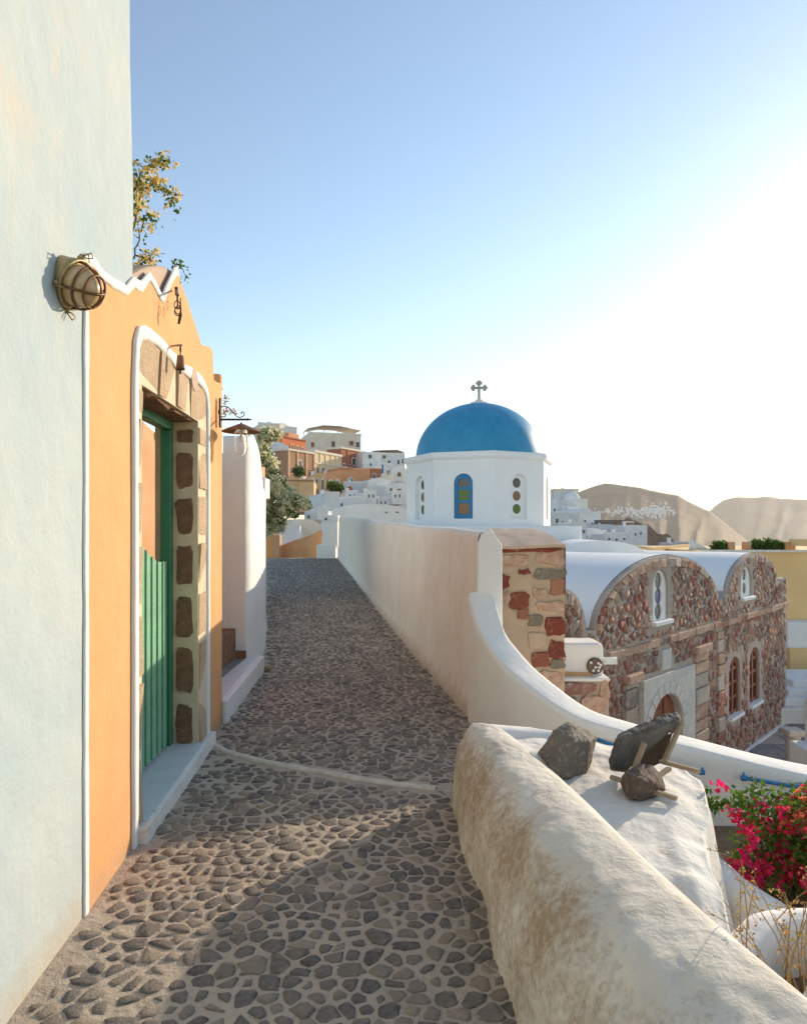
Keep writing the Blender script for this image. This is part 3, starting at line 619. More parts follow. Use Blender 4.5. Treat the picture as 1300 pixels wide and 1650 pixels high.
def gwall(a, b):
    i = a*(len(plan)-1); k = min(int(i), len(plan)-2); f = i-k; x = lerp(plan[k][0], plan[k+1][0], f); y = lerp(plan[k][1], plan[k+1][1], f)
    zt = 2.62+.10*smooth((y-7.5)/.5)-.5*smooth((y-8.6)/1.5); 
    if b > .8:
        t = (b-.8)/.2*math.pi/2; z = zt-.16+.16*math.sin(t); pull = .16*(1-math.cos(t))
    else: z = lerp(-.1, zt-.16, b/.8); pull = 0
    flare = .07*math.exp(-((z-.0)/.18)**2)+.012*nz(x, y, z, 2)
    cx, cy = -2.6, 8.9; d = Vector((x-cx, y-cy)).normalized()
    return Vector((x+d.x*(flare-pull), y+d.y*(flare*.3-pull), z))
mb = MB(); mb.grid(gwall, len(plan)*2, 40); tp = [gwall(i/(len(plan)*2), 1) for i in range(len(plan)*2+1)]; mb.add(tp, [tuple(range(len(tp)))])
obj('wall', mb, M['white'], gw, smooth=True, weld=.0005)
fw = thing('lane_wall', (-2.4, 12, 0), 'lower white wall with meter box farther along the left of the lane', 'wall')
def lw(a, b):
    Y = lerp(10.5, 14.7, a); X = -.2045*Y+.012*nz(Y, b, 0, 2)+.02; zt = 2.42-.08*math.sin(a*4)-.6*smooth((a-.75)/.25)
    if b < .5: return Vector((X, Y, lerp(-.05, zt-.05, b*2)))
    t = (b-.5)*2; return Vector((X-.4*t, Y, zt-.05+.05*math.sin(math.pi*min(1, t*2)/2)))
mb = MB(); mb.grid(lw, 30, 20); 
pa = [lw(0, j/20) for j in range(21)]+[Vector((lw(0, 1).x, 10.5, -.05))]; mb.add(pa, [tuple(range(len(pa)))]); obj('wall', mb, M['white'], fw, smooth=False, weld=.001)
c_ = U(427, 787, 11.6); mb = MB(); mb.box(c_.x-.06, c_.x+.035, c_.y-.15, c_.y+.25, c_.z-.17, c_.z+.17); obj('meter_box', mb, M['white_clean'], fw, bevel=.01)
# ================================================================== long cream parapet wall on the right, ending in a post and a curved sweep
pw = thing('parapet_wall', (-.5, 12, 0), 'long cream rendered parapet wall on the right of the lane ending in a white sweep', 'wall')
YE, YB = 5.70, 26.7
def ptop(Y): return interp([(5.70, 1.575), (6.2, 1.575), (9, 1.62), (14, 1.74), (20, 1.90), (26.7, 2.02)], Y)
def pin(Y): return .61-.15*(Y-5.588)
def pwall(a, b):           # section: lane foot, face, rounded top, back
    Y = YE+(YB-YE)*a**1.6; X = pin(Y); zt = ptop(Y)+.02*nz(Y, 0, 4, .8); T = .22
    base = gz(X, Y)-.1
    prof = [(0, base), (.012, lerp(base, zt, .25)), (.02, lerp(base, zt, .5)), (.028, lerp(base, zt, .75)), (.035, zt-.06), (.045, zt-.025), (.07, zt-.005), (.12, zt+.004), (.17, zt-.012), (.20, zt-.045), (.21, zt-.12), (.22, -2.5)]
    k = b*(len(prof)-1); i = min(int(k), len(prof)-2); f = k-i
    u = lerp(prof[i][0], prof[i+1][0], f); z = lerp(prof[i][1], prof[i+1][1], f)
    foot = .05*math.exp(-((z-gz(X, Y))/.07)**2) if i < 4 else 0
    return Vector((X+u-foot+.010*fbm(Y, z, 0, 1.5)*(1-.8*smooth((Y-8)/6)), Y, z))
mb = MB(); mb.grid(pwall, 150, 44)
obj('wall', mb, M['cream_wall'], pw, smooth=True)
# the lane-end cut of the wall: a clean white end face with a gabled head
ef = [(.60,.98), (.592,1.53), (.675,1.585), (.79,1.585), (.835,1.50), (.845,.98)]
ef = [(pin(YE)-.012, -.6), (pin(YE)+.024, 1.46), (pin(YE)+.05, 1.545), (pin(YE)+.125, 1.60), (pin(YE)+.175, 1.53), (pin(YE)+.225, 1.45), (pin(YE)+.235, -.6)]
mb = MB(); mb.prism(ef, lambda u, v, d: Vector((u, d, v)), YE-.035, YE+.06); obj('post_end', mb, M['white_clean'], pw, bevel=.012)
# sweep: plan (x, y), top height, half thickness grows where the ribbon twists open
K = .7937
sw = [(.645, 5.69, 1.06, .11), (.69, 5.44, .82, .115), (.78, 5.28, .66, .125), (.93, 5.10, .50, .14), (1.24, 4.87, .295, .135), (1.55, 4.78, .205, .125), (2.0, 4.73, .105, .12), (2.8, 4.70, -.08, .12), (3.8, 4.72, -.22, .12), (5.2, 4.8, -.38, .12)]
def sws(t):
    k = t*(len(sw)-1); i = max(0, min(int(k), len(sw)-2)); f = k-i
    P = [sw[max(0, min(len(sw)-1, j))] for j in (i-1, i, i+1, i+2)]
    return [.5*(2*P[1][q]+(-P[0][q]+P[2][q])*f+(2*P[0][q]-5*P[1][q]+4*P[2][q]-P[3][q])*f*f+(-P[0][q]+3*P[1][q]-3*P[2][q]+P[3][q])*f**3) for q in range(4)]
def sweep(a, b):
    x, y, z, h = sws(a); x2, y2, _, _ = sws(min(1, a+.004)); x1, y1, _, _ = sws(max(0, a-.004))
    d = Vector((x2-x1, y2-y1, 0)).normalized(); nn = Vector((-d.y, d.x, 0))        # nn points to the far/right side
    prof = [(-1.05, -2.2), (-1.03, z-.5), (-1.0, z-.10), (-.97, z-.035), (-.85, z-.006), (-.4, z+.004), (.3, z+.012), (.85, z+.014), (.97, z-.02), (1.0, z-.08), (1.02, z-.6), (1.05, -4.2)]
    k = b*(len(prof)-1); i = min(int(k), len(prof)-2); f = k-i
    u = lerp(prof[i][0], prof[i+1][0], f)*h; zz = lerp(prof[i][1], prof[i+1][1], f)
    return Vector((x, y, zz))+nn*(u+.006*fbm(x, y, zz, 2))
mb = MB(); mb.grid(sweep, 130, 33); obj('sweep', mb, M['white'], pw, smooth=True)
# ================================================================== near stained wall with its ledge
nw = thing('near_wall', (.6, 3, 0), 'thick stained whitewashed low wall in the right foreground', 'wall')
st_ = [(-1.5, .95, 1.50, 1.70), (0, .70, 1.2, 1.40), (.8, .56, 1.0, 1.18), (1.6, .44, .80, .955), (1.985, .395, .71, .86), (2.38, .355, .615, .79), (2.78, .33, .54, .735), (3.17, .312, .455, .67), (3.57, .290, .375, .59), (3.80, .278, .345, .545), (3.95, .280, .345, .51), (4.06, .305, .37, .475), (4.12, .36, .405, .44)]
def stv(Y): return [interp([(s[0], s[q]) for s in st_], Y) for q in (1, 2, 3)]
def nwall(a, b):
    Y = lerp(-1.5, 4.12, a); xb, xi, xo = stv(Y); e = 1-smooth((Y-3.80)/.32)*.0
    end = max(0, (Y-3.72)/.40); top = .50-.10*end**2.2; yo = 0
    xm = lerp(xi, xo, .55); pw_ = lerp(.62, .78, smooth((Y-2.2)/1.5))
    prof = [(xb-.03, -.08)]+[(xm-(xm-xb)*math.cos(t)**.82, .02+(top-.02)*math.sin(t)**.80) for t in [math.pi/2*k/9 for k in range(10)]]
    prof += [(lerp(xm, xo+.05, .45), top*.985), (lerp(xm, xo+.05, .8), top*.93), (xo+.06, top*.82), (xo+.09, .15), (xo+.10, -.5)]
    k = b*(len(prof)-1); i = min(int(k), len(prof)-2); f = k-i
    P = [prof[max(0, min(len(prof)-1, j))] for j in (i-1, i, i+1, i+2)]
    u, z = [.5*(2*P[1][q]+(-P[0][q]+P[2][q])*f+(2*P[0][q]-5*P[1][q]+4*P[2][q]-P[3][q])*f*f+(-P[0][q]+3*P[1][q]-3*P[2][q]+P[3][q])*f**3) for q in (0, 1)]
    n1 = fbm(u, Y, z, 2.2)*.018+fbm(u, Y, z, 9)*.006+fbm(u, Y, z, 26)*.0022
    return Vector((u-n1, Y, z+n1*.9))
mb = MB(); mb.grid(nwall, 330, 100)
cap = [nwall(1, j/100) for j in range(101)]; cc = Vector((.40, 4.15, .2)); mb.add(cap+[cc], [(i, i+1, 101) for i in range(100)])
obj('wall', mb, M['stained'], nw, smooth=True)
# rim turning right at the far end, and the ledge with its lumpy slope
def ledge_out(Y): return interp([(1.2, 1.32), (1.9, 1.02), (2.2, 1.09), (2.5, 1.17), (2.75, 1.22), (2.95, 1.30), (3.2, 1.42), (3.55, 1.55), (3.8, 1.50), (4.0, 1.25)], Y)
def ledge(a, b):
    Y = lerp(1.0, 4.06, a); xi = stv(Y)[2]-.02; xo = ledge_out(Y)+.03*nz(Y, 3, 0, 4); t = b
    zl = interp([(1.0, .10), (1.9, .14), (2.3, .20), (2.55, .28), (2.75, .31), (3.0, .31), (3.6, .325), (4.06, .34)], Y)
    if t < .75:
        q = t/.75; X = lerp(xi, xo, q); z = zl+.10*smooth(1-q*5)*smooth((2.9-Y)/1)+.05*smooth(1-q*4)-.035*smooth((q-.75)/.25)
        z += .03*smooth((Y-3.55)/.45)*smooth(1-abs(q-.3)*2)
    else:
        q = (t-.75)/.25; X = xo+.10*q+.06*q*q; z = zl-.035-.75*q**1.25
    n1 = fbm(X, Y, z, 3)*.016+fbm(X, Y, z, 11)*.006
    return Vector((X, Y, z+n1))
mb = MB(); mb.grid(ledge, 140, 80)
back = [ledge(1, j/80) for j in range(81)]; mb.add(back+[p-Vector((0, -.12, .9)) for p in back], [(i, i+1, 82+i, 81+i) for i in range(80)])
obj('ledge', mb, M['white_dirty'], nw, smooth=True)
def rim(a, b):
    t = a; X = lerp(.50, .98, t); Y = 4.03+.09*math.sin(t*2.2)-.05*t; r = .085-.035*t; an = b*math.pi*2
    zc = .35-.03*t
    return Vector((X, Y+math.cos(an)*r*1.2, zc+math.sin(an)*r+.006*nz(X, an, 0, 5)))
mb = MB(); mb.grid(rim, 24, 20); obj('rim', mb, M['white'], nw, smooth=True)
# ================================================================== rocks, slab and batten stand on the ledge
def rock(name, pts, m, label, cat, sub=4, amp=.012, seed=1, fine=.0055, bev=.005):
    bm = bmesh.new()
    for p in pts: bm.verts.new(p)
    bmesh.ops.convex_hull(bm, input=bm.verts)
    for v in [v for v in bm.verts if not v.link_faces]: bm.verts.remove(v)
    bmesh.ops.bevel(bm, geom=list(bm.edges), offset=bev, segments=2, affect='EDGES', profile=.5)
    bmesh.ops.triangulate(bm, faces=bm.faces)
    for _ in range(sub): bmesh.ops.subdivide_edges(bm, edges=[e for e in bm.edges if e.calc_length() > .012], cuts=1, use_grid_fill=True)
    bmesh.ops.triangulate(bm, faces=bm.faces); bm.normal_update()
    for v in bm.verts:
        v.co += v.normal*(fbm(*(v.co+Vector((seed, 0, 0))), 9)*amp+fbm(*v.co, 45)*fine)
    mb = MB(); mb.add([v.co.copy() for v in bm.verts], [tuple(v.index for v in f.verts) for f in bm.faces]); bm.free()
    return tag(obj(name, mb, m, smooth=True), label, cat)
def pr(lst): return [U(x, y, d) for x, y, d in lst]
rock('boulder', pr([(867,1212,3.55),(893,1176,3.55),(915,1163,3.62),(935,1173,3.66),(962,1188,3.68),(955,1215,3.6),(943,1252,3.52),(905,1254,3.42),(882,1235,3.42),(866,1215,3.6),(900,1240,3.75),(945,1245,3.78),(958,1190,3.85),(915,1168,3.82),(875,1205,3.8),(925,1195,3.44),(950,1195,3.5)]), M['greyrock'], 'large pale grey faceted boulder on the white ledge', 'rock', amp=.006, seed=3)
rock('stone_slab', pr([(981,1222,3.50),(990,1190,3.48),(1000,1180,3.5),(1062,1157,3.62),(1070,1150,3.64),(1091,1147,3.68),(1096,1158,3.70),(1095,1165,3.66),(1030,1196,3.53),(1008,1215,3.49),(1004,1245,3.46),(984,1240,3.48),(1094,1160,3.60),(1062,1165,3.54),(1000,1190,3.43),(985,1235,3.42),(1055,1200,3.66),(1010,1240,3.56)]), M['slate'], 'dark tilted stone slab leaning on the wooden stand', 'slab', amp=.004, seed=5, bev=.003)
rock('lava_rock', pr([(1000,1262,3.28),(1007,1245,3.26),(1030,1232,3.30),(1052,1233,3.33),(1066,1250,3.32),(1073,1272,3.28),(1055,1285,3.24),(1032,1292,3.20),(1012,1285,3.20),(1003,1270,3.34),(1030,1240,3.48),(1060,1250,3.50),(1065,1275,3.46),(1025,1283,3.44),(1035,1260,3.15),(1050,1262,3.17)]), M['lava_red'], 'small reddish brown lava rock lying in front of the wooden stand', 'rock', amp=.008, seed=9)
ws = thing('batten_stand', U(1060, 1260, 3.4), 'rough wooden batten stand propping the dark slab on the ledge', 'stand')
def batten(a, b, t=.022, h=.022): mb = MB(); mb.bar(U(*a), U(*b), t, h); obj('batten', mb, M['wood_grey'], ws, bevel=.002)
batten((1014,1258,3.40), (1038,1197,3.46)); batten((1070,1226,3.52), (1096,1168,3.60))
batten((983,1252,3.36), (1090,1287,3.16), .024, .018); batten((1032,1270,3.28), (1078,1238,3.46), .026, .016); batten((1058,1225,3.58), (1126,1243,3.36), .026, .020)
mb = MB(); q = [U(1040,1205,3.55), U(1084,1180,3.64), U(1066,1228,3.56), U(1022,1250,3.46)]
mb.add(q+[p+Vector((.01, .02, 0)) for p in q], [(0,1,2,3), (7,6,5,4), (0,4,5,1), (1,5,6,2), (2,6,7,3), (3,7,4,0)]); obj('board', mb, M['wood_dark'], ws)
# blue pipes on the sweep wall
bp1 = thing('water_pipe', U(1196, 1254, 4.5), 'long blue water pipe along the low white sweep wall above the flowers', 'pipe')
def sface(px, py, off=.03): 
    x = (px-CXP)/FPX*4.57; return U(px, py, 4.57-off)
mb = MB(); mb.tube([sface(1196,1253), sface(1240,1261), sface(1300,1271), sface(1400,1288), sface(1560,1314)], .0125, 10); obj('pipe', mb, M['blue_pipe'], bp1, smooth=True)
for a in ((1197,1253), (1290,1269.5)):
    mb = MB(); p = sface(*a); mb.tube([p-Vector((.012,0,.002)), p+Vector((.016,0,-.004))], .02, 10); mb.tube([p, p+Vector((0,0,.035))], .007, 8); obj('coupling', mb, M['blue_pipe'], bp1, smooth=True)
bp2 = thing('water_pipe', U(1000, 1200, 4.6), 'short blue water pipe on the sweep wall behind the boulder and the slab', 'pipe')
mb = MB(); mb.tube([U(955,1189,4.70), U(990,1202,4.63), U(1040,1218,4.57), U(1127,1243,4.53)], .0125, 10); obj('pipe', mb, M['blue_pipe'], bp2, smooth=True)
mb = MB(); p = U(1131,1244,4.52); mb.tube([p-Vector((.02,0,0)), p+Vector((.012,0,-.002))], .018, 10); mb.tube([p, p+Vector((0,0,.03))], .008, 8); obj('valve', mb, M['blue_pipe'], bp2, smooth=True)
# ================================================================== planting pocket in the lower right
mb = MB(); mb.grid(lambda a, b: Vector((lerp(.9, 6, a), lerp(.0, 4.75, b), -.42+.03*nz(a*9, b*9))), 20, 20); tag(obj('garden_soil', mb, M['soil'], smooth=True), kind='structure')
pk = thing('planter_wall', (1.5, 2.3, -.3), 'whitewashed planter wall curving around a pocket of dry soil', 'planter')
def ribbon(pts, h0, T, m, name, parent, n=40, bumpy=.012):
    P = catm([(p[0], p[1]) for p in pts], 8); Z = catm([(p[2], 0) for p in pts], 8); k = len(P)
    def fn(a, b):
        i = min(int(a*(k-1)), k-2); f = a*(k-1)-i; x = lerp(P[i][0], P[i+1][0], f); y = lerp(P[i][1], P[i+1][1], f); z = lerp(Z[i][0], Z[i+1][0], f)
        d = Vector((P[i+1][0]-P[i][0], P[i+1][1]-P[i][1], 0)).normalized(); nn = Vector((-d.y, d.x, 0))
        pf = [(-1.08, h0), (-1.03, z-.1), (-1, z-.05), (-.8, z-.012), (0, z), (.8, z-.012), (1, z-.05), (1.03, z-.1), (1.08, h0)]
        q = b*8; j = min(int(q), 7); g = q-j; u = lerp(pf[j][0], pf[j+1][0], g)*T; zz = lerp(pf[j][1], pf[j+1][1], g)
        nn2 = fbm(x, y, zz, 5)*bumpy
        return Vector((x, y, zz+nn2*.5))+nn*(u+nn2)
    mb = MB(); mb.grid(fn, n, 24)
    for a in (0, 1): e = [fn(a, j/24) for j in range(25)]; mb.add(e, [tuple(range(25))])
    return obj(name, mb, m, parent, smooth=True)
ribbon([(1.10, 2.28, .17), (1.25, 2.42, .20), (1.42, 2.50, .20), (1.75, 2.50, .19), (2.3, 2.42, .17)], -.5, .055, M['white'], 'rear_wall', pk)
ribbon([(1.02, 1.80, .06), (1.14, 1.93, .11), (1.27, 2.05, .17), (1.40, 2.13, .20), (1.7, 2.22, .20), (2.1, 2.3, .2)], -.5, .075, M['white_dirty'], 'front_wall', pk)
mb = MB(); mb.grid(lambda a, b: Vector((lerp(.9, 2.0, a), lerp(1.7, 2.5, b), .0+.02*fbm(a*5, b*5, 0, 2))), 24, 18); obj('soil', mb, M['soil'], pk, smooth=True)
lk = MB()
kw = thing('garden_kerb', (1.5, 3.5, -.4), 'low whitewashed kerb behind the ledge beside the bougainvillea', 'kerb')
ribbon([(1.42, 3.75, .02), (1.50, 3.50, -.02), (1.62, 3.25, -.10), (1.80, 3.05, -.16)], -.5, .07, M['white'], 'kerb', kw)
# bougainvillea: twigs, leaves, magenta and orange bracts
rb = random.Random(11)
bv = thing('bougainvillea', (1.95, 3.7, -.42), 'magenta and orange flowering bougainvillea sprawling below the ledge', 'shrub')
lobes = [(1225,1300,.17,.12), (1268,1330,.20,.17), (1292,1290,.14,.10), (1285,1385,.18,.17), (1225,1370,.17,.13), (1215,1410,.14,.09), (1255,1415,.18,.08), (1300,1350,.2,.2), (1345,1350,.25,.3), (1350,1420,.25,.2)]
tw = MB(); root = Vector((2.05, 3.75, -.42))
lv = MB(); fl = MB(); fo = MB()
for k, (x, y, rx, rz) in enumerate(lobes):
    c = U(x, y, rb.uniform(3.45, 3.85))
    tw.tube([root+Vector((rb.uniform(-.1,.1), rb.uniform(-.1,.1), 0)), root.lerp(c, .5)+Vector((0,0,.06)), c], [.009,.006,.003], 5)
    for i in range(9):
        e = c+Vector((in_ell(rb).x*rx, in_ell(rb).y*rx, in_ell(rb).z*rz)); tw.tube([c, c.lerp(e, .5)+Vector((0,0,.02)), e], [.003,.0025,.0012], 4)
    for i in range(int(270*rx*rz/.024)):
        q = in_ell(rb); leaf(lv, c+Vector((q.x*rx, q.y*rx, q.z*rz)), .036, rb, .2, 1.35)
    for i in range(int(19*rx*rz/.024)+3):
        q = in_ell(rb); p = c+Vector((q.x*rx*1.05, -abs(q.y)*rx, q.z*rz*1.05)); tgt = fo if (1262 < CXP+p.x/p.y*FPX and HZP-(p.z-EYE)/p.y*FPX < 1330 and rb.random() < .75) else fl
        for j in range(11):
            o_ = in_ell(rb)*.03; leaf(tgt, p+o_, .030, rb, 0, 1.15)
# trailing sprig over the ledge edge to the left
spr = [(1215,1300), (1190,1292), (1165,1296), (1148,1300), (1138,1288), (1130,1272)]
tw.tube([U(x, y, 3.5) for x, y in spr], .003, 5)
for i in range(230):
    t = rb.random()*(len(spr)-1); j = int(t); a = U(*spr[j], 3.5); b = U(*spr[min(j+1, 5)], 3.5); leaf(lv, a.lerp(b, t-j)+in_ell(rb)*.035, .026, rb, 0, 1.3)
for x, y in ((1160,1268), (1205,1338), (1212,1358), (1180,1392), (1195,1378), (1178,1402), (1207,1418)):
    for j in range(20): leaf(fl, U(x, y, 3.4)+in_ell(rb)*.034, .03, rb, 0, 1.15)
obj('twigs', tw, M['twig'], bv, smooth=True); tag(bv.children[-1], kind='stuff')
for nm, g, m in (('leaves', lv, 'leaf'), ('magenta_bracts', fl, 'petal_red'), ('orange_bracts', fo, 'petal_orange')): tag(obj(nm, g, M[m], bv, fixn=False), kind='stuff')
# dry stalks from the planter pocket
ds = thing('dry_weed', (1.3, 2.2, .0), 'straw coloured dry weed stalks rising from the planter pocket', 'weed')
s1 = MB(); s2 = MB(); rd = random.Random(4)
for i in range(19):
    b = Vector((rd.uniform(1.16, 1.45), rd.uniform(2.1, 2.4), .02)); t = U(rd.uniform(1130, 1330), rd.choice([rd.uniform(1290, 1400), rd.uniform(1400, 1560), rd.uniform(1380, 1480)]), rd.uniform(1.95, 2.5))
    m_ = b.lerp(t, .5)+Vector((rd.uniform(-.05,.05), rd.uniform(-.05,.05), rd.uniform(.0,.06)))
    P = [b, b.lerp(m_, .6), m_, m_.lerp(t, .55)+Vector((0,0,.012)), t]
    s1.tube(P, [.0028,.0025,.002,.0016,.001], 5)
    for j in range(5):
        e = P[2].lerp(t, rd.uniform(.1, 1)); f = e+in_ell(rd)*.05; s1.tube([e, f], [.0012,.0007], 4)
        for k in range(3): leaf(s2, f+in_ell(rd)*.012, .014, rd, 0, 1.6)
obj('stalks', s1, M['straw'], ds, smooth=True); tag(ds.children[-1], kind='stuff'); tag(obj('dry_leaves', s2, M['straw_leaf'], ds, fixn=False), kind='stuff')
# ================================================================== stone pier behind the sweep and the lower pier with its box
pier = thing('stone_pier', (1.0, 7, -4), 'red and ochre rubble stone pier rising behind the white sweep', 'pier')
PY = 6.75
def ppx(x, y): p = U(x, y, PY); return (p.x, p.z)
x0, zt0 = ppx(770, 881); x1, zt1 = ppx(909, 878)
mb = MB(); mb.panel([(x0, -4), (x1, -4), (x1, zt1), ((x0+x1)/2, zt1-.012), (x0, zt0-.01)], [], lambda u, v, d: Vector((u, PY-d*0+(-d), v)), 1.4); obj('core', mb, M['pier_mortar'], pier)
def ptopf(a, b):
    p = (U(790, 851, PY+1.45)*(b)+U(782, 880.5, PY-.03)*(1-b)).lerp(U(868, 853, PY+1.45)*b+U(911, 877.5, PY-.03)*(1-b), a); p.z += .01*nz(a*4, b*4)+.012*math.sin(b*math.pi); return p
mb = MB(); mb.grid(ptopf, 20, 20); 
low = [ptopf(i/20, 0) for i in range(21)]; mb.add(low+[p-Vector((0,0,.03)) for p in low], [(i, i+1, 22+i, 21+i) for i in range(20)])
rt = [ptopf(1, i/20) for i in range(21)]; mb.add(rt+[p-Vector((0,0,.5)) for p in rt], [(i, i+1, 22+i, 21+i) for i in range(20)]); obj('coping', mb, M['taupe'], pier, smooth=False)
pst = [(798,893,852,912,'coral'), (862,885,908,910,'coral'), (858,918,909,933,'greyrock'), (796,925,820,950,'pier_stone'), (835,917,852,925,'pier_stone'), (820,953,853,982,'pier_stone'), (886,932,909,960,'pier_stone'), (856,948,880,965,'coral'), (864,968,909,985,'coral'), (833,981,853,998,'pier_stone'), (877,995,909,1025,'pier_stone'), (850,990,874,1010,'greyrock'), (884,1032,909,1060,'pier_stone'), (850,1018,878,1045,'pier_mortar'), (800,955,822,975,'coral'), (797,882,905,889,'pier_stone'), (855,1050,885,1075,'pier_stone'), (868,1080,905,1105,'coral'), (885,1062,909,1078,'greyrock')]
rp = random.Random(8)
for a, b, c, d, m in pst:
    q = [ppx(a, d), ppx(c, d), ppx(c, b), ppx(a, b)]; p = []
    for e, f in zip(q, q[1:]+q[:1]): p += [(lerp(e[0], f[0], t)+rp.uniform(-.012,.012), lerp(e[1], f[1], t)+rp.uniform(-.012,.012)) for t in (.15,.5,.85)]
    mb = MB(); stone_mb(mb, p, lambda u, v, w_: Vector((u, PY-w_, v)), .022, rp, rough=.25, top=.9); obj('stone', mb, M[m], pier, smooth=False)
for i in range(26):      # right flank
    v = rp.uniform(-1.2, 1.3); u = rp.uniform(.05, 1.25); s_ = rp.uniform(.05, .11); p = [(PY+u+s_*1.4*math.cos(t)*rp.uniform(.8,1.1), v+s_*.7*math.sin(t)*rp.uniform(.8,1.1)) for t in [2*math.pi*k/9 for k in range(9)]]
    mb = MB(); stone_mb(mb, p, lambda a, b, w_: Vector((x1+w_, a, b)), .02, rp, rough=.2); obj('stone', mb, M['pier_stone'], pier, smooth=False)
lp = thing('low_pier', (1.75, 7.6, -4), 'short red stone pier with whitewashed top below the white box', 'pier')
LY = 7.3
def lpx(x, y): p = U(x, y, LY); return (p.x, p.z)
a0_, zt_ = lpx(886, 1098); a1_, _ = lpx(981, 1098)
mb = MB(); mb.box(a0_, a1_, LY, LY+.9, -4, zt_); obj('core', mb, M['church_mortar'], lp, bevel=.02)
mb = MB(); mb.box(a0_-.01, a1_+.01, LY-.015, LY+.92, zt_-.001, zt_+.035); obj('top', mb, M['white'], lp, bevel=.015)
for a, b, c, d, m in [(905,1099,962,1120,'church_stone'), (965,1095,980,1125,'coral'), (935,1122,978,1150,'coral'), (900,1125,930,1150,'greyrock'), (895,1155,940,1180,'church_stone'), (945,1156,978,1178,'pier_stone'), (900,1186,975,1210,'pier_stone')]:
    q = [lpx(a, d), lpx(c, d), lpx(c, b), lpx(a, b)]; p = []
    for e, f in zip(q, q[1:]+q[:1]): p += [(lerp(e[0], f[0], t)+rp.uniform(-.012,.012), lerp(e[1], f[1], t)+rp.uniform(-.012,.012)) for t in (.15,.5,.85)]
    mb = MB(); stone_mb(mb, p, lambda u, v, w_: Vector((u, LY-w_, v)), .025, rp, rough=.25, top=.9); obj('stone', mb, M[m], lp, smooth=False)
wb = thing('white_box', U(930, 1092, 7.5), 'rounded white plaster box with round medallion and stub pipes on the low pier', 'box')
q0, q1 = U(897, 1094, 7.42), U(973, 1037, 7.42)
mb = MB(); mb.box(q0.x, q1.x, 7.42, 7.85, q0.z, q1.z); obj('body', mb, M['white'], wb, bevel=.05)
mb = MB(); a_, b_ = U(902, 1093, 7.40), U(952, 1084, 7.40); mb.prism([(a_.x, a_.z-.01), (b_.x+.05, a_.z-.04), (b_.x, b_.z), (a_.x, b_.z+.01)], lambda u, v, d: Vector((u, d, v)), 7.40, 7.43); obj('base_band', mb, M['orange'], wb)
c_ = U(958, 1073, 7.41); mb = MB(); mb.lathe([(.001,.03), (.075,.03), (.088,.02), (.09,-.02), (.001,-.02)], c_, (0,-1,0), 28); md = obj('medallion', mb, M['lava_red'], wb, smooth=False, weld=True)
for i, (u, v) in enumerate(((.03,.035), (.0,-.01), (.04,-.01), (-.025,-.045), (.03,-.045), (-.05,.04), (.055,.015))):
    mb = MB(); mb.lathe([(.001,.012), (.012,.008), (.016,0)], c_+Vector((u, -.03, v)), (0,-1,0), 10); obj('pebble', mb, M['white'], md, smooth=True)
for dz in (0, -9):
    mb = MB(); mb.tube([U(970, 1062-dz*.6, 7.5), U(993, 1062-dz*.6, 7.5)], .022, 12); obj('stub_pipe', mb, M['white'], wb, smooth=True)
mb = MB(); mb.tube([U(862, 1062, 7.2), U(884, 1082, 7.2)], .02, 8); mb.tube([U(884,1082,7.2), U(894,1094,7.25)], .012, 8); tag(obj('cable', mb, M['iron'], smooth=True), 'black cable sagging between the stone pier and the white box', 'cable')
# ================================================================== stone church below the lane
FB = Vector((3.52, 11.9, 0)); FU = Vector((.6857, .7279, 0)); FN = Vector((.7279, -.6857, 0))
def fmap(s, z, d=0.0): return FB+FU*s+FN*d+Vector((0, 0, z))
def FP(px, py):
    r = (px-CXP)/FPX; Y = 7.69/(.942-r); return ((Y-11.9)/.7279, EYE+(HZP-py)*Y/FPX)
def FS(px): return FP(px, 900)[0]
FLOOR = -4.06
ch = thing('stone_church', fmap(3, FLOOR), 'red rubble stone church with white barrel vaults below the lane', 'church')
def archc(s0, s1, zs, zt, n=24, p=.56):
    out = []
    for i in range(n+1):
        a = math.pi*i/n; t = -math.cos(a); out.append((lerp(s0, s1, (t+1)/2), zs+(zt-zs)*max(0, 1-t*t)**p))
    return out
A1 = archc(FS(868), FS(944), -.12, .62); A2 = archc(FS(957), FS(1158), -.15, 1.04); A3 = archc(FS(1171), FS(1252), .04, .92)
SR = FS(1266)
outl = [(FS(850), FLOOR-.3), (FS(850), -.12)]+A1+A2+A3+[(SR-.55, .06), (SR-.5, .12), (SR, .12), (SR, FLOOR-.3)]
def arch_hole(s0, s1, z0, z1, n=10):
    r = (s1-s0)/2; return [(s0, z0)]+[((s0+s1)/2-r*math.cos(math.pi*i/n), z1-r+r*math.sin(math.pi*i/n)) for i in range(n+1)]+[(s1, z0)]
def ccw(p): 
    a = sum(p[i][0]*p[(i+1) % len(p)][1]-p[(i+1) % len(p)][0]*p[i][1] for i in range(len(p))); return p if a > 0 else p[::-1]
O1 = arch_hole(FS(1051), FS(1076), FP(1062, 1001)[1], FP(1060, 918)[1])
O2 = arch_hole(FS(1193), FS(1210), FP(1202, 962)[1], FP(1200, 912)[1])
W1 = arch_hole(FS(1174), FS(1192), FP(1183, 1152)[1], FP(1183, 1058)[1])
W2 = arch_hole(FS(1207), FS(1223), FP(1215, 1132)[1], FP(1215, 1042)[1])
DS = [(FS(1030), FLOOR-.2), (FS(1030), -1.30), (FS(1113), -1.33), (FS(1113), FLOOR-.2)]
mb = MB(); mb.panel(outl, [O1, O2, W1, W2, DS], fmap, .45); obj('facade', mb, M['church_mortar'], ch)
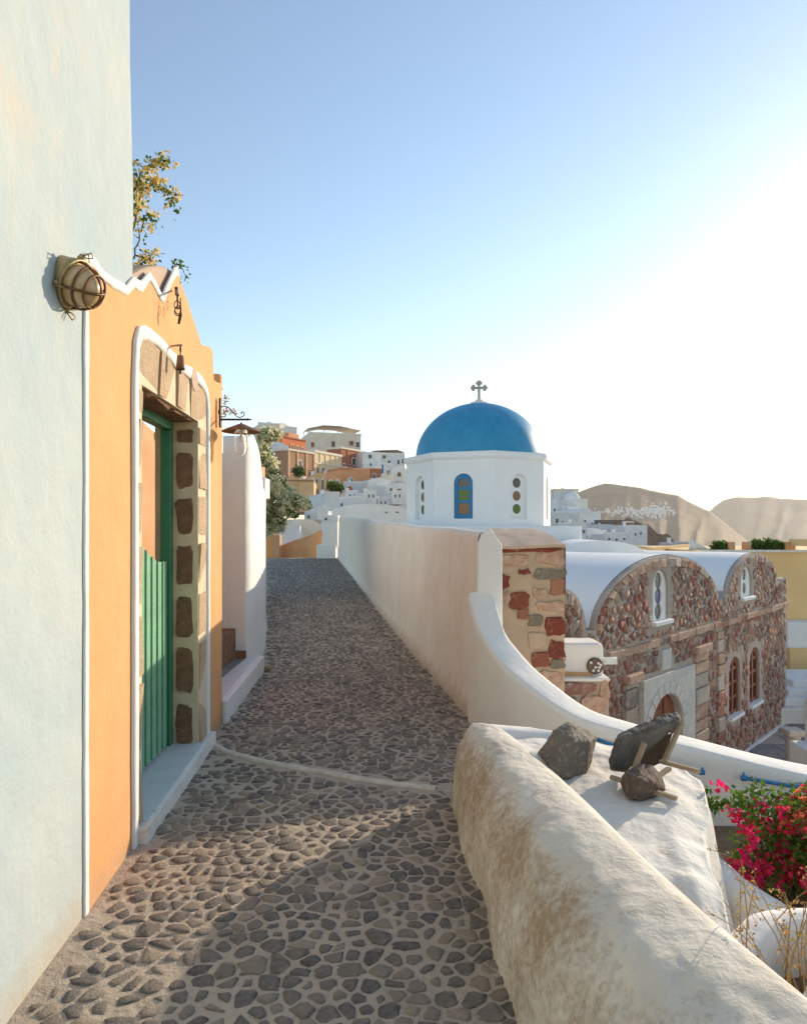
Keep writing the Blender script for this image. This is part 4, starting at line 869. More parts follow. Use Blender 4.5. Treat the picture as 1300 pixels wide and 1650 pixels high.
# barrel vaults
def keep_off(p):                      # the roofs stop against the back of the lane parapet
    p.x = max(p.x, .61-.15*(p.y-5.588)+.30); return p
for A, L_ in ((A1, 5.0), (A2, 7.5), (A3, 8.0)):
    mb = MB(); k = len(A)
    full = [(A[0][0], A[0][1]-1.2)]+A+[(A[-1][0], A[-1][1]-1.2)]
    mb.grid(lambda a, b: (lambda q: keep_off(fmap(q[0], q[1]+.014+.010*nz(q[0], b*9, 0, .8)*min(1, b*8), -.10-L_*b)))((lambda t: (lerp(full[min(int(t), len(full)-2)][0], full[min(int(t), len(full)-2)+1][0], t-min(int(t), len(full)-2)), lerp(full[min(int(t), len(full)-2)][1], full[min(int(t), len(full)-2)+1][1], t-min(int(t), len(full)-2))))(a*(len(full)-1))), 60, 20)
    obj('vault', mb, M['white_clean'], ch, smooth=True)
mb = MB(); mb.prism([(FS(850), -.3), (SR, -.3), (SR, -.45), (FS(850), -.45)], lambda s, z, d: keep_off(fmap(s, z, d)), -8, -.4); obj('roof_gutter', mb, M['white_clean'], ch)
mb = MB(); mb.prism([(SR-.02, FLOOR-.3), (SR, FLOOR-.3), (SR, .1), (SR-.02, .1)], fmap, -8, -.44); obj('side_wall', mb, M['church_mortar'], ch)
# rubble stones
rcx = random.Random(31)
ZC = -.66
def blocked(p, mg=.06):
    if abs(p[1]-ZC) < .08 and p[0] > FS(960): return True
    for h in (O1, O2, W1, W2):
        us = [q[0] for q in h]; vs_ = [q[1] for q in h]
        if min(us)-mg < p[0] < max(us)+mg and min(vs_)-mg*1.6 < p[1] < max(vs_)+mg: return True
    if FS(1030)-.05 < p[0] < FS(1113)+.05 and p[1] < -1.26: return True
    if FS(1063)-.03 < p[0] < FS(1078)+.03 and -1.27 < p[1] < -.8: return True
    for a, b, t in PIL:
        if a-.02 < p[0] < b+.02 and p[1] < t+.03: return True
    return False
PIL = [(FS(1005), FS(1024), -1.25), (FS(1116), FS(1137), -1.15), (FS(1153), FS(1163), -.82)]
def clip_box(q):                      # trim a stone against door surround and pilasters instead of losing it
    c = pcen(q) if len(q) > 2 else (0, 0)
    for a, b, t in PIL+[(FS(1030)-.04, FS(1113)+.04, -1.27)]:
        if len(q) < 3: return q
        if min(v[0] for v in q) < b+.03 and max(v[0] for v in q) > a-.03 and min(v[1] for v in q) < t+.04:
            if c[0] < a: q = clip(q, a-.03, 0, 1, 0)
            elif c[0] > b: q = clip(q, b+.03, 0, -1, 0)
            else: q = clip(q, 0, t+.045, 0, -1)
    return q
sp_ = []
for (z0, z1, spc, asp, gp, drop) in ((-.6, 1.1, .25, 1.9, .014, .14), (FLOOR, -.6, .27, 2.0, .009, .06)):
    for q in cells(FS(850), SR, z0, z1, spc, rcx, jit=.34, asp=asp, drop=drop):
        q = clip(q, 0, ZC+.09, 0, -1) if z1 > 0 else clip(q, 0, ZC-.09, 0, 1)
        if z1 < 0: q = clip_box(q)
        if len(q) < 3: continue
        p = tidy(inset(q, gp*rcx.choice([.5, .8, 1, 1.5, 2.6])), .03)
        if p and all(inside(v, outl) and not blocked(v) for v in p) and parea(p) > .003:
            sh = [(pcen(p)[0]+(v[0]-pcen(p)[0])*1.04, pcen(p)[1]+(v[1]-pcen(p)[1])*1.08) for v in p]
            if all(inside(v, outl) for v in sh): sp_.append(p)
def fvis(q):
    c = pcen(q); P = fmap(*c); px = CXP+P.x/P.y*FPX; py = HZP-(P.z-EYE)/P.y*FPX
    return parea(q)/P.y**2 if (px > 985 or py < 1035) and py < 1215 else 0
stones('stone', 'rubble_stones', ch, sp_, fmap, .016, M['church_stone'], rcx, 300, fvis, kw_t=.12, dig=.01, top=.90, rough=.30)
# arch rings: voussoirs set on the facade just inside the vault edge
for A in (A1, A2, A3):
    k = len(A)
    for i in range(1, k-1):
        a = Vector(A[i-1]); b = Vector(A[i]); cc = Vector(((A[0][0]+A[-1][0])/2, A[0][1]-.4)); ia = (cc-a).normalized()*.05; ib = (cc-b).normalized()*.05
        th = .20
        q = [tuple(a+ia), tuple(b+ib), tuple(b+ib*(1+th/.05)), tuple(a+ia*(1+th/.05))]
        if any(not inside(v, outl) for v in q): continue
        c_ = pcen(q); q = [(c_[0]+(v[0]-c_[0])*.90, c_[1]+(v[1]-c_[1])*.93) for v in q]; mb = MB(); stone_mb(mb, chaikin(q, .12), fmap, .03*rcx.uniform(.6, 1.3), rcx, dig=.01, top=.9, rough=.2); obj('voussoir', mb, M[rcx.choice(['coral','church_stone','coral','church_mortar'])], ch)
s = FS(976); i = 0
while s < SR-.1:                      # string course
    l = rcx.uniform(.35, .62); mb = MB(); mb.prism([(s+.01, ZC-.07+rcx.uniform(-.01,.01)), (min(SR+.03, s+l)-.01, ZC-.07), (min(SR+.03, s+l)-.01, ZC+.07), (s+.01, ZC+.07+rcx.uniform(-.01,.01))], fmap, -.02, .07+rcx.uniform(-.015,.015)); obj('course_stone', mb, M[rcx.choice(['coral','church_stone','coral'])], ch, bevel=.015); s += l
for a, b, t in PIL:                   # pilasters of stacked blocks
    z = FLOOR
    while z < t:
        h = rcx.uniform(.24, .40); mb = MB(); mb.prism([(a+rcx.uniform(0,.02), z+.012), (b-rcx.uniform(0,.02), z+.012), (b, min(t, z+h)-.012), (a, min(t, z+h)-.012)], fmap, -.02, .07+rcx.uniform(-.02,.02)); obj('pilaster_stone', mb, M[rcx.choice(['church_stone','church_stone','coral','church_mortar'])], ch, bevel=.025); z += h
for a, b, t in PIL[:2]:
    mb = MB(); mb.prism([(a-.05, t), (b+.05, t), (b+.07, t+.16), (a-.07, t+.16)], fmap, -.02, .14); obj('pilaster_capital', mb, M['coral'], ch, bevel=.03)
# marble door surround with arched opening and panelled doors
dh = arch_hole(FS(1037), FS(1093), FLOOR-.2, -1.72, 16)
mb = MB(); mb.panel(ccw(DS), [dh], lambda s, z, d: fmap(s, z, .09+d), .5); ds_ = obj('door_surround', mb, M['grey_marble'], ch, bevel=.012)
c0_, c1_ = FS(1037), FS(1093); rr0 = (c1_-c0_)/2
for k in range(11):                   # arch blocks
    a0, a1 = math.pi*k/11+.015, math.pi*(k+1)/11-.015; ce = ((c0_+c1_)/2, -1.72-rr0)
    q = [(ce[0]-math.cos(a)*r, ce[1]+math.sin(a)*r) for a, r in ((a0, rr0+.02), (a0, rr0+.24), ((a0+a1)/2, rr0+.245), (a1, rr0+.24), (a1, rr0+.02), ((a0+a1)/2, rr0+.02))]
    mb = MB(); mb.prism(q, fmap, .08, .115); obj('arch_stone', mb, M['grey_marble'], ds_, bevel=.006)
for side in (0, 1):
    a, b = (c0_, (c0_+c1_)/2-.008) if side == 0 else ((c0_+c1_)/2+.008, c1_)
    pts = [p for p in dh if a-.001 <= p[0] <= b+.001]; pts = [(a, FLOOR-.1)]+[p for p in pts if p[1] > FLOOR]+[(b, FLOOR-.1)] if side == 0 else [(a, FLOOR-.1), (a, -1.722)]+[p for p in pts if p[1] > FLOOR]+[(b, FLOOR-.1)]
    if side == 0: pts.insert(-1, (b, -1.722))
    mb = MB(); mb.prism(pts, fmap, -.12, -.06); lf = obj('door_leaf', mb, M['wood_red'], ch)
    for j in range(4):
        z0 = FLOOR+.15+j*.56; m_ = (a+b)/2; w_ = (b-a)*.30
        mb = MB(); mb.prism([(m_-w_, z0), (m_+w_, z0), (m_+w_, z0+.44), (m_-w_, z0+.44)], fmap, -.06, -.035); pn = obj('door_panel', mb, M['wood_red'], lf, bevel=.01)
mb = MB(); mb.prism([(FS(1063), -1.25), (FS(1078), -1.25), (FS(1078), -.84), (FS(1063), -.84)], fmap, -.02, .05); obj('plaque', mb, M['grey_marble'], ch, bevel=.01)
# round-pane windows: white slab with three discs
def disc_window(hole, discs, mats, d=-.05, parent=None, mp=fmap, name='round_pane_window', rim=True):
    s0, s1 = min(p[0] for p in hole), max(p[0] for p in hole); z0, z1 = min(p[1] for p in hole), max(p[1] for p in hole)
    e = .01; hp = arch_hole(s0-e, s1+e, z0-e, z1+e)
    hs = []
    for (u, v, r) in discs:
        c = (lerp(s0, s1, u), lerp(z0, z1, v)); hs.append([(c[0]+r*math.cos(2*math.pi*i/18), c[1]+r*math.sin(2*math.pi*i/18)) for i in range(18)])
    mb = MB(); mb.panel(hp, hs, lambda s, z, q: mp(s, z, d+q), .06); wn = obj(name, mb, M['white_clean'], parent)
    for h, m in zip(hs, mats):
        c = pcen(h); mb = MB(); mb.prism([(c[0]+(p[0]-c[0])*1.04, c[1]+(p[1]-c[1])*1.04) for p in h], mp, d-.05, d-.03); obj('pane', mb, M[m], wn)
    return wn
disc_window(O1, [(.5,.78,.165), (.5,.48,.165), (.5,.18,.165)], ['glass_grey','glass_violet','glass_grey'], parent=ch)
disc_window(O2, [(.5,.72,.15), (.5,.28,.15)], ['glass_grey','glass_grey'], parent=ch)
for h in (O1, O2, W1, W2):
    s0, s1 = min(p[0] for p in h), max(p[0] for p in h); z0 = min(p[1] for p in h)
    mb = MB(); mb.prism([(s0-.06, z0-.07), (s1+.06, z0-.07), (s1+.06, z0+.012), (s0-.06, z0+.012)], fmap, -.25, .10); obj('sill', mb, M['white_clean'], ch, bevel=.012)
for h in (W1, W2):
    s0, s1 = min(p[0] for p in h), max(p[0] for p in h); z0, z1 = min(p[1] for p in h), max(p[1] for p in h)
    mb = MB(); mb.prism(arch_hole(s0-.01, s1+.01, z0-.01, z1+.01), fmap, -.14, -.11); wn = obj('window', mb, M['glass_grey'], ch)
    for a, b in ((0,.13), (.43,.57), (.87,1)):
        mb = MB(); mb.prism([(lerp(s0, s1, a), z0), (lerp(s0, s1, b), z0), (lerp(s0, s1, b), z1-(.06 if .3 < a < .6 else .28)), (lerp(s0, s1, a), z1-(.06 if .3 < a < .6 else .28))], fmap, -.105, -.055); obj('stile', mb, M['wood_red'], wn)
    for t in (.02, .27, .52, .76):
        z = lerp(z0, z1, t); mb = MB(); mb.prism([(s0, z), (s1, z), (s1, z+.07), (s0, z+.07)], fmap, -.102, -.065); obj('rail', mb, M['wood_red'], wn)
    mb = MB(); r_ = (s1-s0)/2; ou = arch_hole(s0, s1, z1-r_, z1, 10); inn = [((s0+s1)/2+(p[0]-(s0+s1)/2)*.75, z1-r_+(p[1]-z1+r_)*.75) for p in ou]
    mb.prism(ou[1:-1]+inn[1:-1][::-1], fmap, -.104, -.06); obj('arch_rail', mb, M['wood_red'], wn)
# ================================================================== domed church
DC = U(771.5, 850, 22.2); DC.z = 0
dm = thing('domed_church', (DC.x, DC.y, 0), 'white octagonal church drum under a bright blue dome', 'church')
RO = 2.36; ROT = rad(4); ZB, ZT = 1.30, 3.64
def ov(k, r=RO): a = ROT+k*math.pi/4; return Vector((DC.x+r*math.sin(a), DC.y-r*math.cos(a), 0))
side = (ov(1)-ov(0)).length
kinds = {-1: 'blue', 0: 'disc', -2: 'disc', 1: 'disc'}
for k in range(-4, 4):
    a, b = ov(k), ov(k+1); u = (b-a).normalized(); nn = Vector((u.y, -u.x, 0))
    mp = lambda s, z, d, a=a, u=u, nn=nn: a+u*s+nn*d+Vector((0, 0, z))
    wc = side*.50; hw = .285; z0, z1 = 1.86, 3.20
    hole = arch_hole(wc-hw, wc+hw, z0, z1, 12) if k in kinds else None
    mb = MB(); mb.panel([(0, ZB-.6), (side, ZB-.6), (side, ZT), (0, ZT)], [hole] if hole else [], mp, .22); fc = obj('drum_wall', mb, M['white_clean'], dm)
    if hole and kinds[k] == 'disc':
        disc_window(hole, [(.5,.80,.150), (.5,.51,.150), (.5,.22,.150)], ['glass_grey','glass_brown','glass_green'], d=-.12, parent=dm, mp=mp)
    elif hole:
        ins = [arch_hole(wc-.17, wc+.17, 2.80, 3.06, 8), [(wc-.17, 2.40), (wc+.17, 2.40), (wc+.17, 2.72), (wc-.17, 2.72)], [(wc-.17, 2.0), (wc+.17, 2.0), (wc+.17, 2.32), (wc-.17, 2.32)]]
        mb = MB(); mb.panel(arch_hole(wc-hw-.005, wc+hw+.005, z0-.005, z1+.005, 12), ins, lambda s, z, d: mp(s, z, -.05+d), .07); wn = obj('blue_window', mb, M['blue_paint'], dm)
        for h, m in zip(ins, ('glass_grey','glass_green','glass_brown')):
            c = pcen(h); mb = MB(); mb.prism([(c[0]+(p[0]-c[0])*1.06, c[1]+(p[1]-c[1])*1.06) for p in h], mp, -.10, -.08); obj('pane', mb, M[m], wn)
cn = MB(); 
prof = [(0, ZT-.02), (.05, ZT), (.09, ZT+.05), (.10, ZT+.12), (.06, ZT+.20), (-.4, ZT+.235)]
for (d0, z0), (d1, z1) in zip(prof, prof[1:]):
    for k in range(8):
        cn.add([ov(k, RO+d0)+Vector((0,0,z0)), ov(k+1, RO+d0)+Vector((0,0,z0)), ov(k+1, RO+d1)+Vector((0,0,z1)), ov(k, RO+d1)+Vector((0,0,z1))], [(0,1,2,3)])
obj('cornice', cn, M['white_clean'], dm, weld=True)
mb = MB(); rD = 2.06; hD = 1.84
mb.lathe([(rD*math.cos(t)*(1+.0), ZT+.14+hD*math.sin(t)**.97) for t in [i*math.pi/2/26 for i in range(26)]]+[(.001, ZT+.14+hD)], DC, n=96); dome = obj('dome', mb, M['dome'], dm, smooth=True, weld=.002)
zt_ = ZT+.14+hD
mb = MB(); mb.lathe([(.36,-.05), (.30,.02), (.26,.045), (.14,.05), (.13,.10), (.09,.14), (.001,.15)], DC+Vector((0,0,zt_)), n=32); obj('dome_cap', mb, M['white_dirty'], dome, smooth=True)
cr = MB(); cb_ = DC+Vector((0, 0, zt_+.13)); TH = .05
def crp(pts): cr.prism(pts, lambda u, v, d: cb_+Vector((u, d, v)), -TH, TH)
def disc(x, z, r, n=14): return [(x+r*math.cos(2*math.pi*i/n), z+r*math.sin(2*math.pi*i/n)) for i in range(n)]
crp([(-.04,-.03), (.04,-.03), (.036,.30), (.036,.56), (-.036,.56), (-.036,.30)]); TH = .046
crp([(-.20,.355), (.20,.355), (.20,.425), (-.20,.425)]); TH = .043
for x, z in ((0,.585), (-.052,.545), (.052,.545), (-.225,.39), (-.185,.442), (-.185,.338), (.225,.39), (.185,.442), (.185,.338)):
    crp(disc(x, z, .052)); TH -= .0007
obj('cross', cr, M['cross'], dm)
# flat base block and the small side vault of the domed church
mb = MB(); bx1 = U(937, 850, 19.5).x; mb.box(-.9, bx1, 19.5, 26, -4, EYE+3*19.5/FPX-.02+.02); obj('base_block', mb, M['white_clean'], dm, bevel=.03)
sv = archc(U(890, 0, 17.3).x, U(1043, 0, 17.3).x, .9-.05, EYE-21*17.3/FPX+0.0, 30, .5)
mb = MB(); mb.prism([(sv[0][0], -3)]+sv+[(sv[-1][0], -3)], lambda u, v, d: Vector((u-(d-17.3)*.05, d, v)), 17.3, 19.45); obj('side_vault', mb, M['white_clean'], dm, bevel=.04)
# ================================================================== ochre house on the right
yh = thing('ochre_house', U(1220, 1060, 25.4), 'ochre yellow house with roof terrace behind the stone church', 'house')
yx0, yx1 = U(1128, 0, 25.4).x, 21.0; yt = EYE-38*25.4/FPX
mb = MB(); mb.box(yx0, yx1, 25.4, 33, -7, yt); obj('wall', mb, M['ochre'], yh, bevel=.02)
mb = MB(); mb.box(U(1042,0,29).x, yx0+.5, 27.5, 33, -7, EYE-38*28/FPX); obj('wing', mb, M['ochre'], yh, bevel=.02)
mb = MB(); q = U(1070, 884, 27.6); mb.bar(U(1045, 887, 27.4), U(1106, 881, 31), .25, .22); obj('parapet', mb, M['ochre'], yh)
mb = MB(); mb.box(yx0, yx1, 25.30, 25.42, yt-.05, yt+.05); obj('coping', mb, M['white_dirty'], yh, bevel=.01)
for a, b in ((1171,1182), (1198,1208), (1262,1279)):
    p0, p1 = U(a, 889, 25.8), U(b, 873, 25.8); mb = MB(); mb.box(p0.x, p1.x, 25.7, 26.0, yt-.05, p1.z); obj('post', mb, M['orange_pale'], yh, bevel=.02)
mb = MB(); mb.bar(U(1276, 874, 25.9), U(1330, 892, 22.5)+Vector((0,0,.35)), .25, .25); obj('parapet', mb, M['ochre'], yh)
for i in range(4):
    z = EYE-(1025-i*0-850)*24.8/FPX
mb = MB(); p = U(1268, 1045, 24.6); mb.box(p.x, 21, 24.6, 25.38, -7, EYE-153*24.6/FPX); obj('plinth', mb, M['white_clean'], yh, bevel=.03)
mb = MB(); p = U(1272, 1045, 24.3); mb.box(p.x, 21, 24.3, 24.58, -7, EYE-196*24.3/FPX); obj('plinth_foot', mb, M['ochre'], yh)
rs2 = random.Random(17)
def bush(name, c, rx, ry, rz, n, size, m, label, cat, group=None):
    mb = MB(); root = Vector(c)-Vector((0, 0, rz)); t = thing(name, root, label, cat, group)
    for i in range(n):
        q = in_ell(rs2); k = 1+.25*nz(q.x*2+c[0], q.y*2, q.z*2, 1.3); leaf(mb, Vector(c)+Vector((q.x*rx*k, q.y*ry*k, q.z*rz*k)), size, rs2, -.1, 1.6)
    tag(obj('foliage', mb, m, t, fixn=False), kind='stuff')
    tk = MB()
    for i in range(5): a = in_ell(rs2); tk.tube([root+Vector((0, 0, -.1)), root+Vector((a.x*rx*.4, a.y*ry*.4, rz*.9))], [.03*min(1, rz*2), .01*min(1, rz*2)], 5)
    obj('stem', tk, M['twig'], t); return t
p = U(1159, 881, 26); bush('terrace_shrub', (p.x, 26.0, p.z), .36, .3, .22, 500, .12, M['leaf'], 'dark green shrub left of the two near posts on the ochre terrace', 'shrub')
for i, (x, l) in enumerate(((1219, 'left end'), (1236, 'middle'), (1252, 'right end'))):
    p = U(x, 880, 26); bush('terrace_shrub', (p.x, 26.0, p.z), .30, .25, .22+.05*(i == 1), 450, .13, M['leaf'], 'bright green terrace shrub at the %s of the three between posts' % l, 'shrub')
um = thing('folded_parasol', U(1112, 888, 27), 'folded white rope parasol lying on the ochre terrace', 'parasol')
for i in range(9):
    mb = MB(); mb.tube([U(1114, 872, 27), U(lerp(1109, 1146, i/8), lerp(889, 888, i/8), 26.9)], .035, 6); obj('fold', mb, M['white'], um, smooth=True)
mb = MB(); mb.tube([U(1114, 869, 27), U(1113, 889, 27)], .06, 8); obj('pole', mb, M['white'], um, smooth=True)
# ================================================================== courtyard between the church and the lane
ct = MB(); ct.box(5, 20, 9.5, 24, FLOOR-.4, FLOOR-.02); cty = tag(obj('courtyard_pavement', ct, M['church_mortar']), kind='structure')
slab = None; rsl = random.Random(2)
for i in range(9):
    for j in range(12):
        x = 7.6+i*.86+(j % 2)*.3; y = 13.2+j*.78
        w2 = fmap(0, 0); dd = (Vector((x+.4, y+.4, 0))-FB).dot(FN)
        if dd < .25: continue
        if slab is None:
            mb = MB(); mb.box(x, x+.845, y, y+.765, FLOOR-.05, FLOOR); slab = obj('paving_slab', mb, M['paving'], cty, bevel=.01); sc0 = slab.location.copy()-Vector((x, y, 0))
        else:
            o = slab.copy(); COL.objects.link(o); o.parent = cty; o.location = sc0+Vector((x, y, rsl.uniform(-.004, .004)))
mb = MB(); mb.prism([(FS(1160), FLOOR-.02), (SR, FLOOR-.02), (SR, FLOOR+.012), (FS(1160), FLOOR+.012)], fmap, .0, .10); obj('white_edge', mb, M['white_clean'], cty)
cl = U(1277, 1236, 16.2); cs = thing('column_stub', (cl.x, cl.y, FLOOR), 'short ancient marble column stub standing in the courtyard', 'column')
mb = MB(); mb.lathe([(.001,0), (.19,0), (.185,.06), (.165,.10), (.16,.4), (.155,.66), (.17,.70), (.17,.74), (.001,.74)], (cl.x, cl.y, FLOOR), n=28); obj('shaft', mb, M['grey_marble'], cs, smooth=False)
mb = MB(); mb.box(cl.x-.21, cl.x+.21, cl.y-.21, cl.y+.21, FLOOR+.745, FLOOR+.88); obj('capital', mb, M['grey_marble'], cs, bevel=.03)
cw = thing('courtyard_parapet', U(1300, 1240, 14), 'stepped white parapet block at the right edge of the courtyard', 'wall')
p = U(1272, 1210, 13.6); p.x = U(1270, 0, 14.3).x; mb = MB(); mb.box(p.x, p.x+4, 13.6, 14.3, FLOOR-.3, p.z); obj('low_block', mb, M['white_clean'], cw, bevel=.04)
p = U(1297, 1135, 13.9); p.x = U(1294, 0, 14.6).x; mb = MB(); mb.box(p.x, p.x+4, 13.9, 14.6, FLOOR-.3, p.z); obj('high_block', mb, M['white_clean'], cw, bevel=.05)
cst = thing('courtyard_stair', U(1275, 1150, 20), 'white stairs with sloping cheek wall at the church corner', 'stairs')
for i in range(4):
    p = U(1256+i*7, 1142-i*15, 19.7+i*.35); mb = MB(); mb.box(p.x, p.x+4-.01*i, 19.7+i*.35, 22.5-.01*i, FLOOR-.3, p.z); obj('step', mb, M['white_dirty' if i == 0 else 'white'], cst, bevel=.03)
mb = MB(); mb.prism([(U(1272,0,21).x, EYE-232*21/FPX), (U(1272,0,21).x, EYE-218*21/FPX), (U(1300,0,21).x, EYE-238*21/FPX+.0), (15, EYE-262*21/FPX), (15, -6), (U(1272,0,21).x, -6)], lambda u, v, d: Vector((u, d, v)), 19.4, 19.6); obj('cheek_wall', mb, M['white'], cst, bevel=.03)
# ================================================================== plants along the lane
ry = random.Random(23)
yb = thing('yellow_bougainvillea', (-2.0, 4.5, 0), 'cream yellow bougainvillea climbing above the orange wall beside the blue house', 'shrub')
tw = MB(); lv = MB(); fl = MB()
ybr = [[(205,480), (208,400), (215,320), (226,285), (243,262), (258,259), (271,262)], [(205,480), (212,390), (228,318), (245,296), (264,302), (277,315), (281,338)], [(205,470), (215,420), (228,370), (240,350), (252,362)], [(206,470), (220,440), (236,418), (250,408)], [(208,440), (216,340), (228,300), (240,290)], [(270,460), (276,442), (285,425), (293,432), (300,445)], [(205,470), (212,350), (216,300), (218,262)]]
for k, b in enumerate(ybr):
    dpt = 4.4+.12*k if k != 5 else 4.35; P = catm(b, 6); W_ = [U(x, y, dpt)+Vector((0, ry.uniform(-.02, .02), 0)) for x, y in P]
    if k != 5: tw.tube([Vector((-2.0, dpt, 0)), W_[0]], [.012, .009], 6)
    tw.tube(W_, [lerp(.007, .0018, i/(len(W_)-1)) for i in range(len(W_))], 5)
    for i, p in enumerate(W_):
        t = i/(len(W_)-1)
        if t < .25: continue
        for _ in range(4 if k != 5 else 2): leaf(lv, p+in_ell(ry)*.05, .030, ry, .1, 1.4)
        if ry.random() < (.85 if t < .8 or k == 0 else .4) and k != 5:
          for _k in range(ry.choice([0,1,1,2])):
            c = p+in_ell(ry)*.06
            for _ in range(9): leaf(fl, c+in_ell(ry)*.026, .026, ry, 0, 1.1)
for nm, g, m in (('twigs', tw, 'twig'), ('leaves', lv, 'leaf'), ('cream_bracts', fl, 'petal_cream')): tag(obj(nm, g, M[m], yb, fixn=False), kind='stuff')
wbv = thing('white_bougainvillea', U(440, 960, 15.3), 'large white flowering bougainvillea overhanging the far left of the lane', 'shrub')
tw = MB(); lv = MB(); fl = MB(); rt = Vector((U(425, 0, 15.4).x-.9, 15.4, .2))
wl = [(428,705,12,16), (440,700,14,12), (426,735,12,22), (436,758,16,20), (430,785,16,24), (447,782,16,18), (462,797,18,14), (478,806,16,11), (492,812,11,9), (442,812,20,20), (463,818,16,14), (434,838,16,16), (450,845,12,14), (432,854,12,8), (424,770,10,30), (424,820,10,30)]
for x, y, a, b in wl:
    c = U(x, y, ry.uniform(15.0, 15.7)); rx, rz = a*15.3/FPX, b*15.3/FPX
    tw.tube([rt, rt.lerp(c, .6)+Vector((-.05, 0, .15)), c], [.03, .02, .008], 5)
    for i in range(int(420*a*b/300)):
        q = in_ell(ry); leaf(lv, c+Vector((q.x*rx, q.y*.3, q.z*rz)), .062, ry, .2, 1.4)
    for i in range(int(75*a*b/300)+5):
        q = in_ell(ry).normalized()*ry.uniform(.6, 1.08); p = c+Vector((q.x*rx, -abs(q.y)*.32, q.z*rz))
        for _ in range(12): leaf(fl, p+in_ell(ry)*.06, .05, ry, 0, 1.1)
for nm, g, m in (('twigs', tw, 'twig'), ('leaves', lv, 'leaf'), ('white_bracts', fl, 'petal_white')): tag(obj(nm, g, M[m], wbv, fixn=False), kind='stuff')
gp = U(361, 648, 7.6); gt = thing('wall_plant', gp, 'small yellow green plant with pink blossom on the gate wall behind the lantern', 'plant'); lv = MB(); fl = MB()
for i in range(90): leaf(lv, gp+Vector((in_ell(ry).x*.06, in_ell(ry).y*.05, ry.random()*.09-.03)), .03, ry, -.5, 1.9)
for i in range(16): leaf(fl, U(ry.choice([366,378]), 661, 7.6)+in_ell(ry)*.03, .024, ry, 0, 1.1)
for i in range(60): leaf(lv, U(ry.uniform(361,380), 664, 7.6)+in_ell(ry)*.035, .028, ry, 0, 1.6)
obj('leaves', lv, M['straw_leaf'], gt, fixn=False); tag(gt.children[-1], kind='stuff'); tag(obj('blossom', fl, M['petal_red'], gt, fixn=False), kind='stuff')
# ================================================================== the far end of the lane
pl = thing('white_gate_pillar', U(535, 897, 26.8), 'white gate pillar on a block base at the end of the parapet', 'pillar')
def pbox(x0, y0, x1, y1, Y, dep): a = U(x0, y1, Y); b = U(x1, y0, Y); mb = MB(); mb.box(a.x, b.x, Y, Y+dep, a.z-.1, b.z); return mb
obj('base', pbox(510, 878, 541, 899, 26.75, .8), M['white'], pl, bevel=.03); obj('shaft', pbox(519, 833, 544, 878, 26.85, .6), M['white'], pl, bevel=.02); obj('cap', pbox(518, 830, 545, 836, 26.83, .64), M['white'], pl, bevel=.02)
mb = MB(); p = U(525, 835.5, 26.8); mb.lathe([(.001,.06), (.04,.05), (.05,0)], p+Vector((0,0,-.02)), (0,-1,0), 10); obj('doorbell', mb, M['iron'], pl)
pe = thing('peach_wall', U(480, 897, 28.5), 'peach curved parapet wall closing the far end of the lane', 'wall')
ol = [(430,905), (436,893), (450,880), (470,872), (490,866), (505,860), (521,852), (521,905)]
mb = MB(); mb.prism([((x-CXP)*28/FPX, EYE+(HZP-y)*28/FPX) for x, y in ol], lambda u, v, d: Vector((u, d, v)), 28, 28.3); obj('wall', mb, M['orange_pale'], pe, bevel=.03)
og = thing('orange_gate_wall', U(438, 897, 27.5), 'orange wall stub with a pale post under the white bougainvillea', 'wall')
obj('wall', pbox(424, 858, 440, 905, 27.6, .5), M['orange'], og, bevel=.02); obj('post', pbox(439, 862, 451, 905, 27.3, .4), M['orange_pale'], og, bevel=.02)
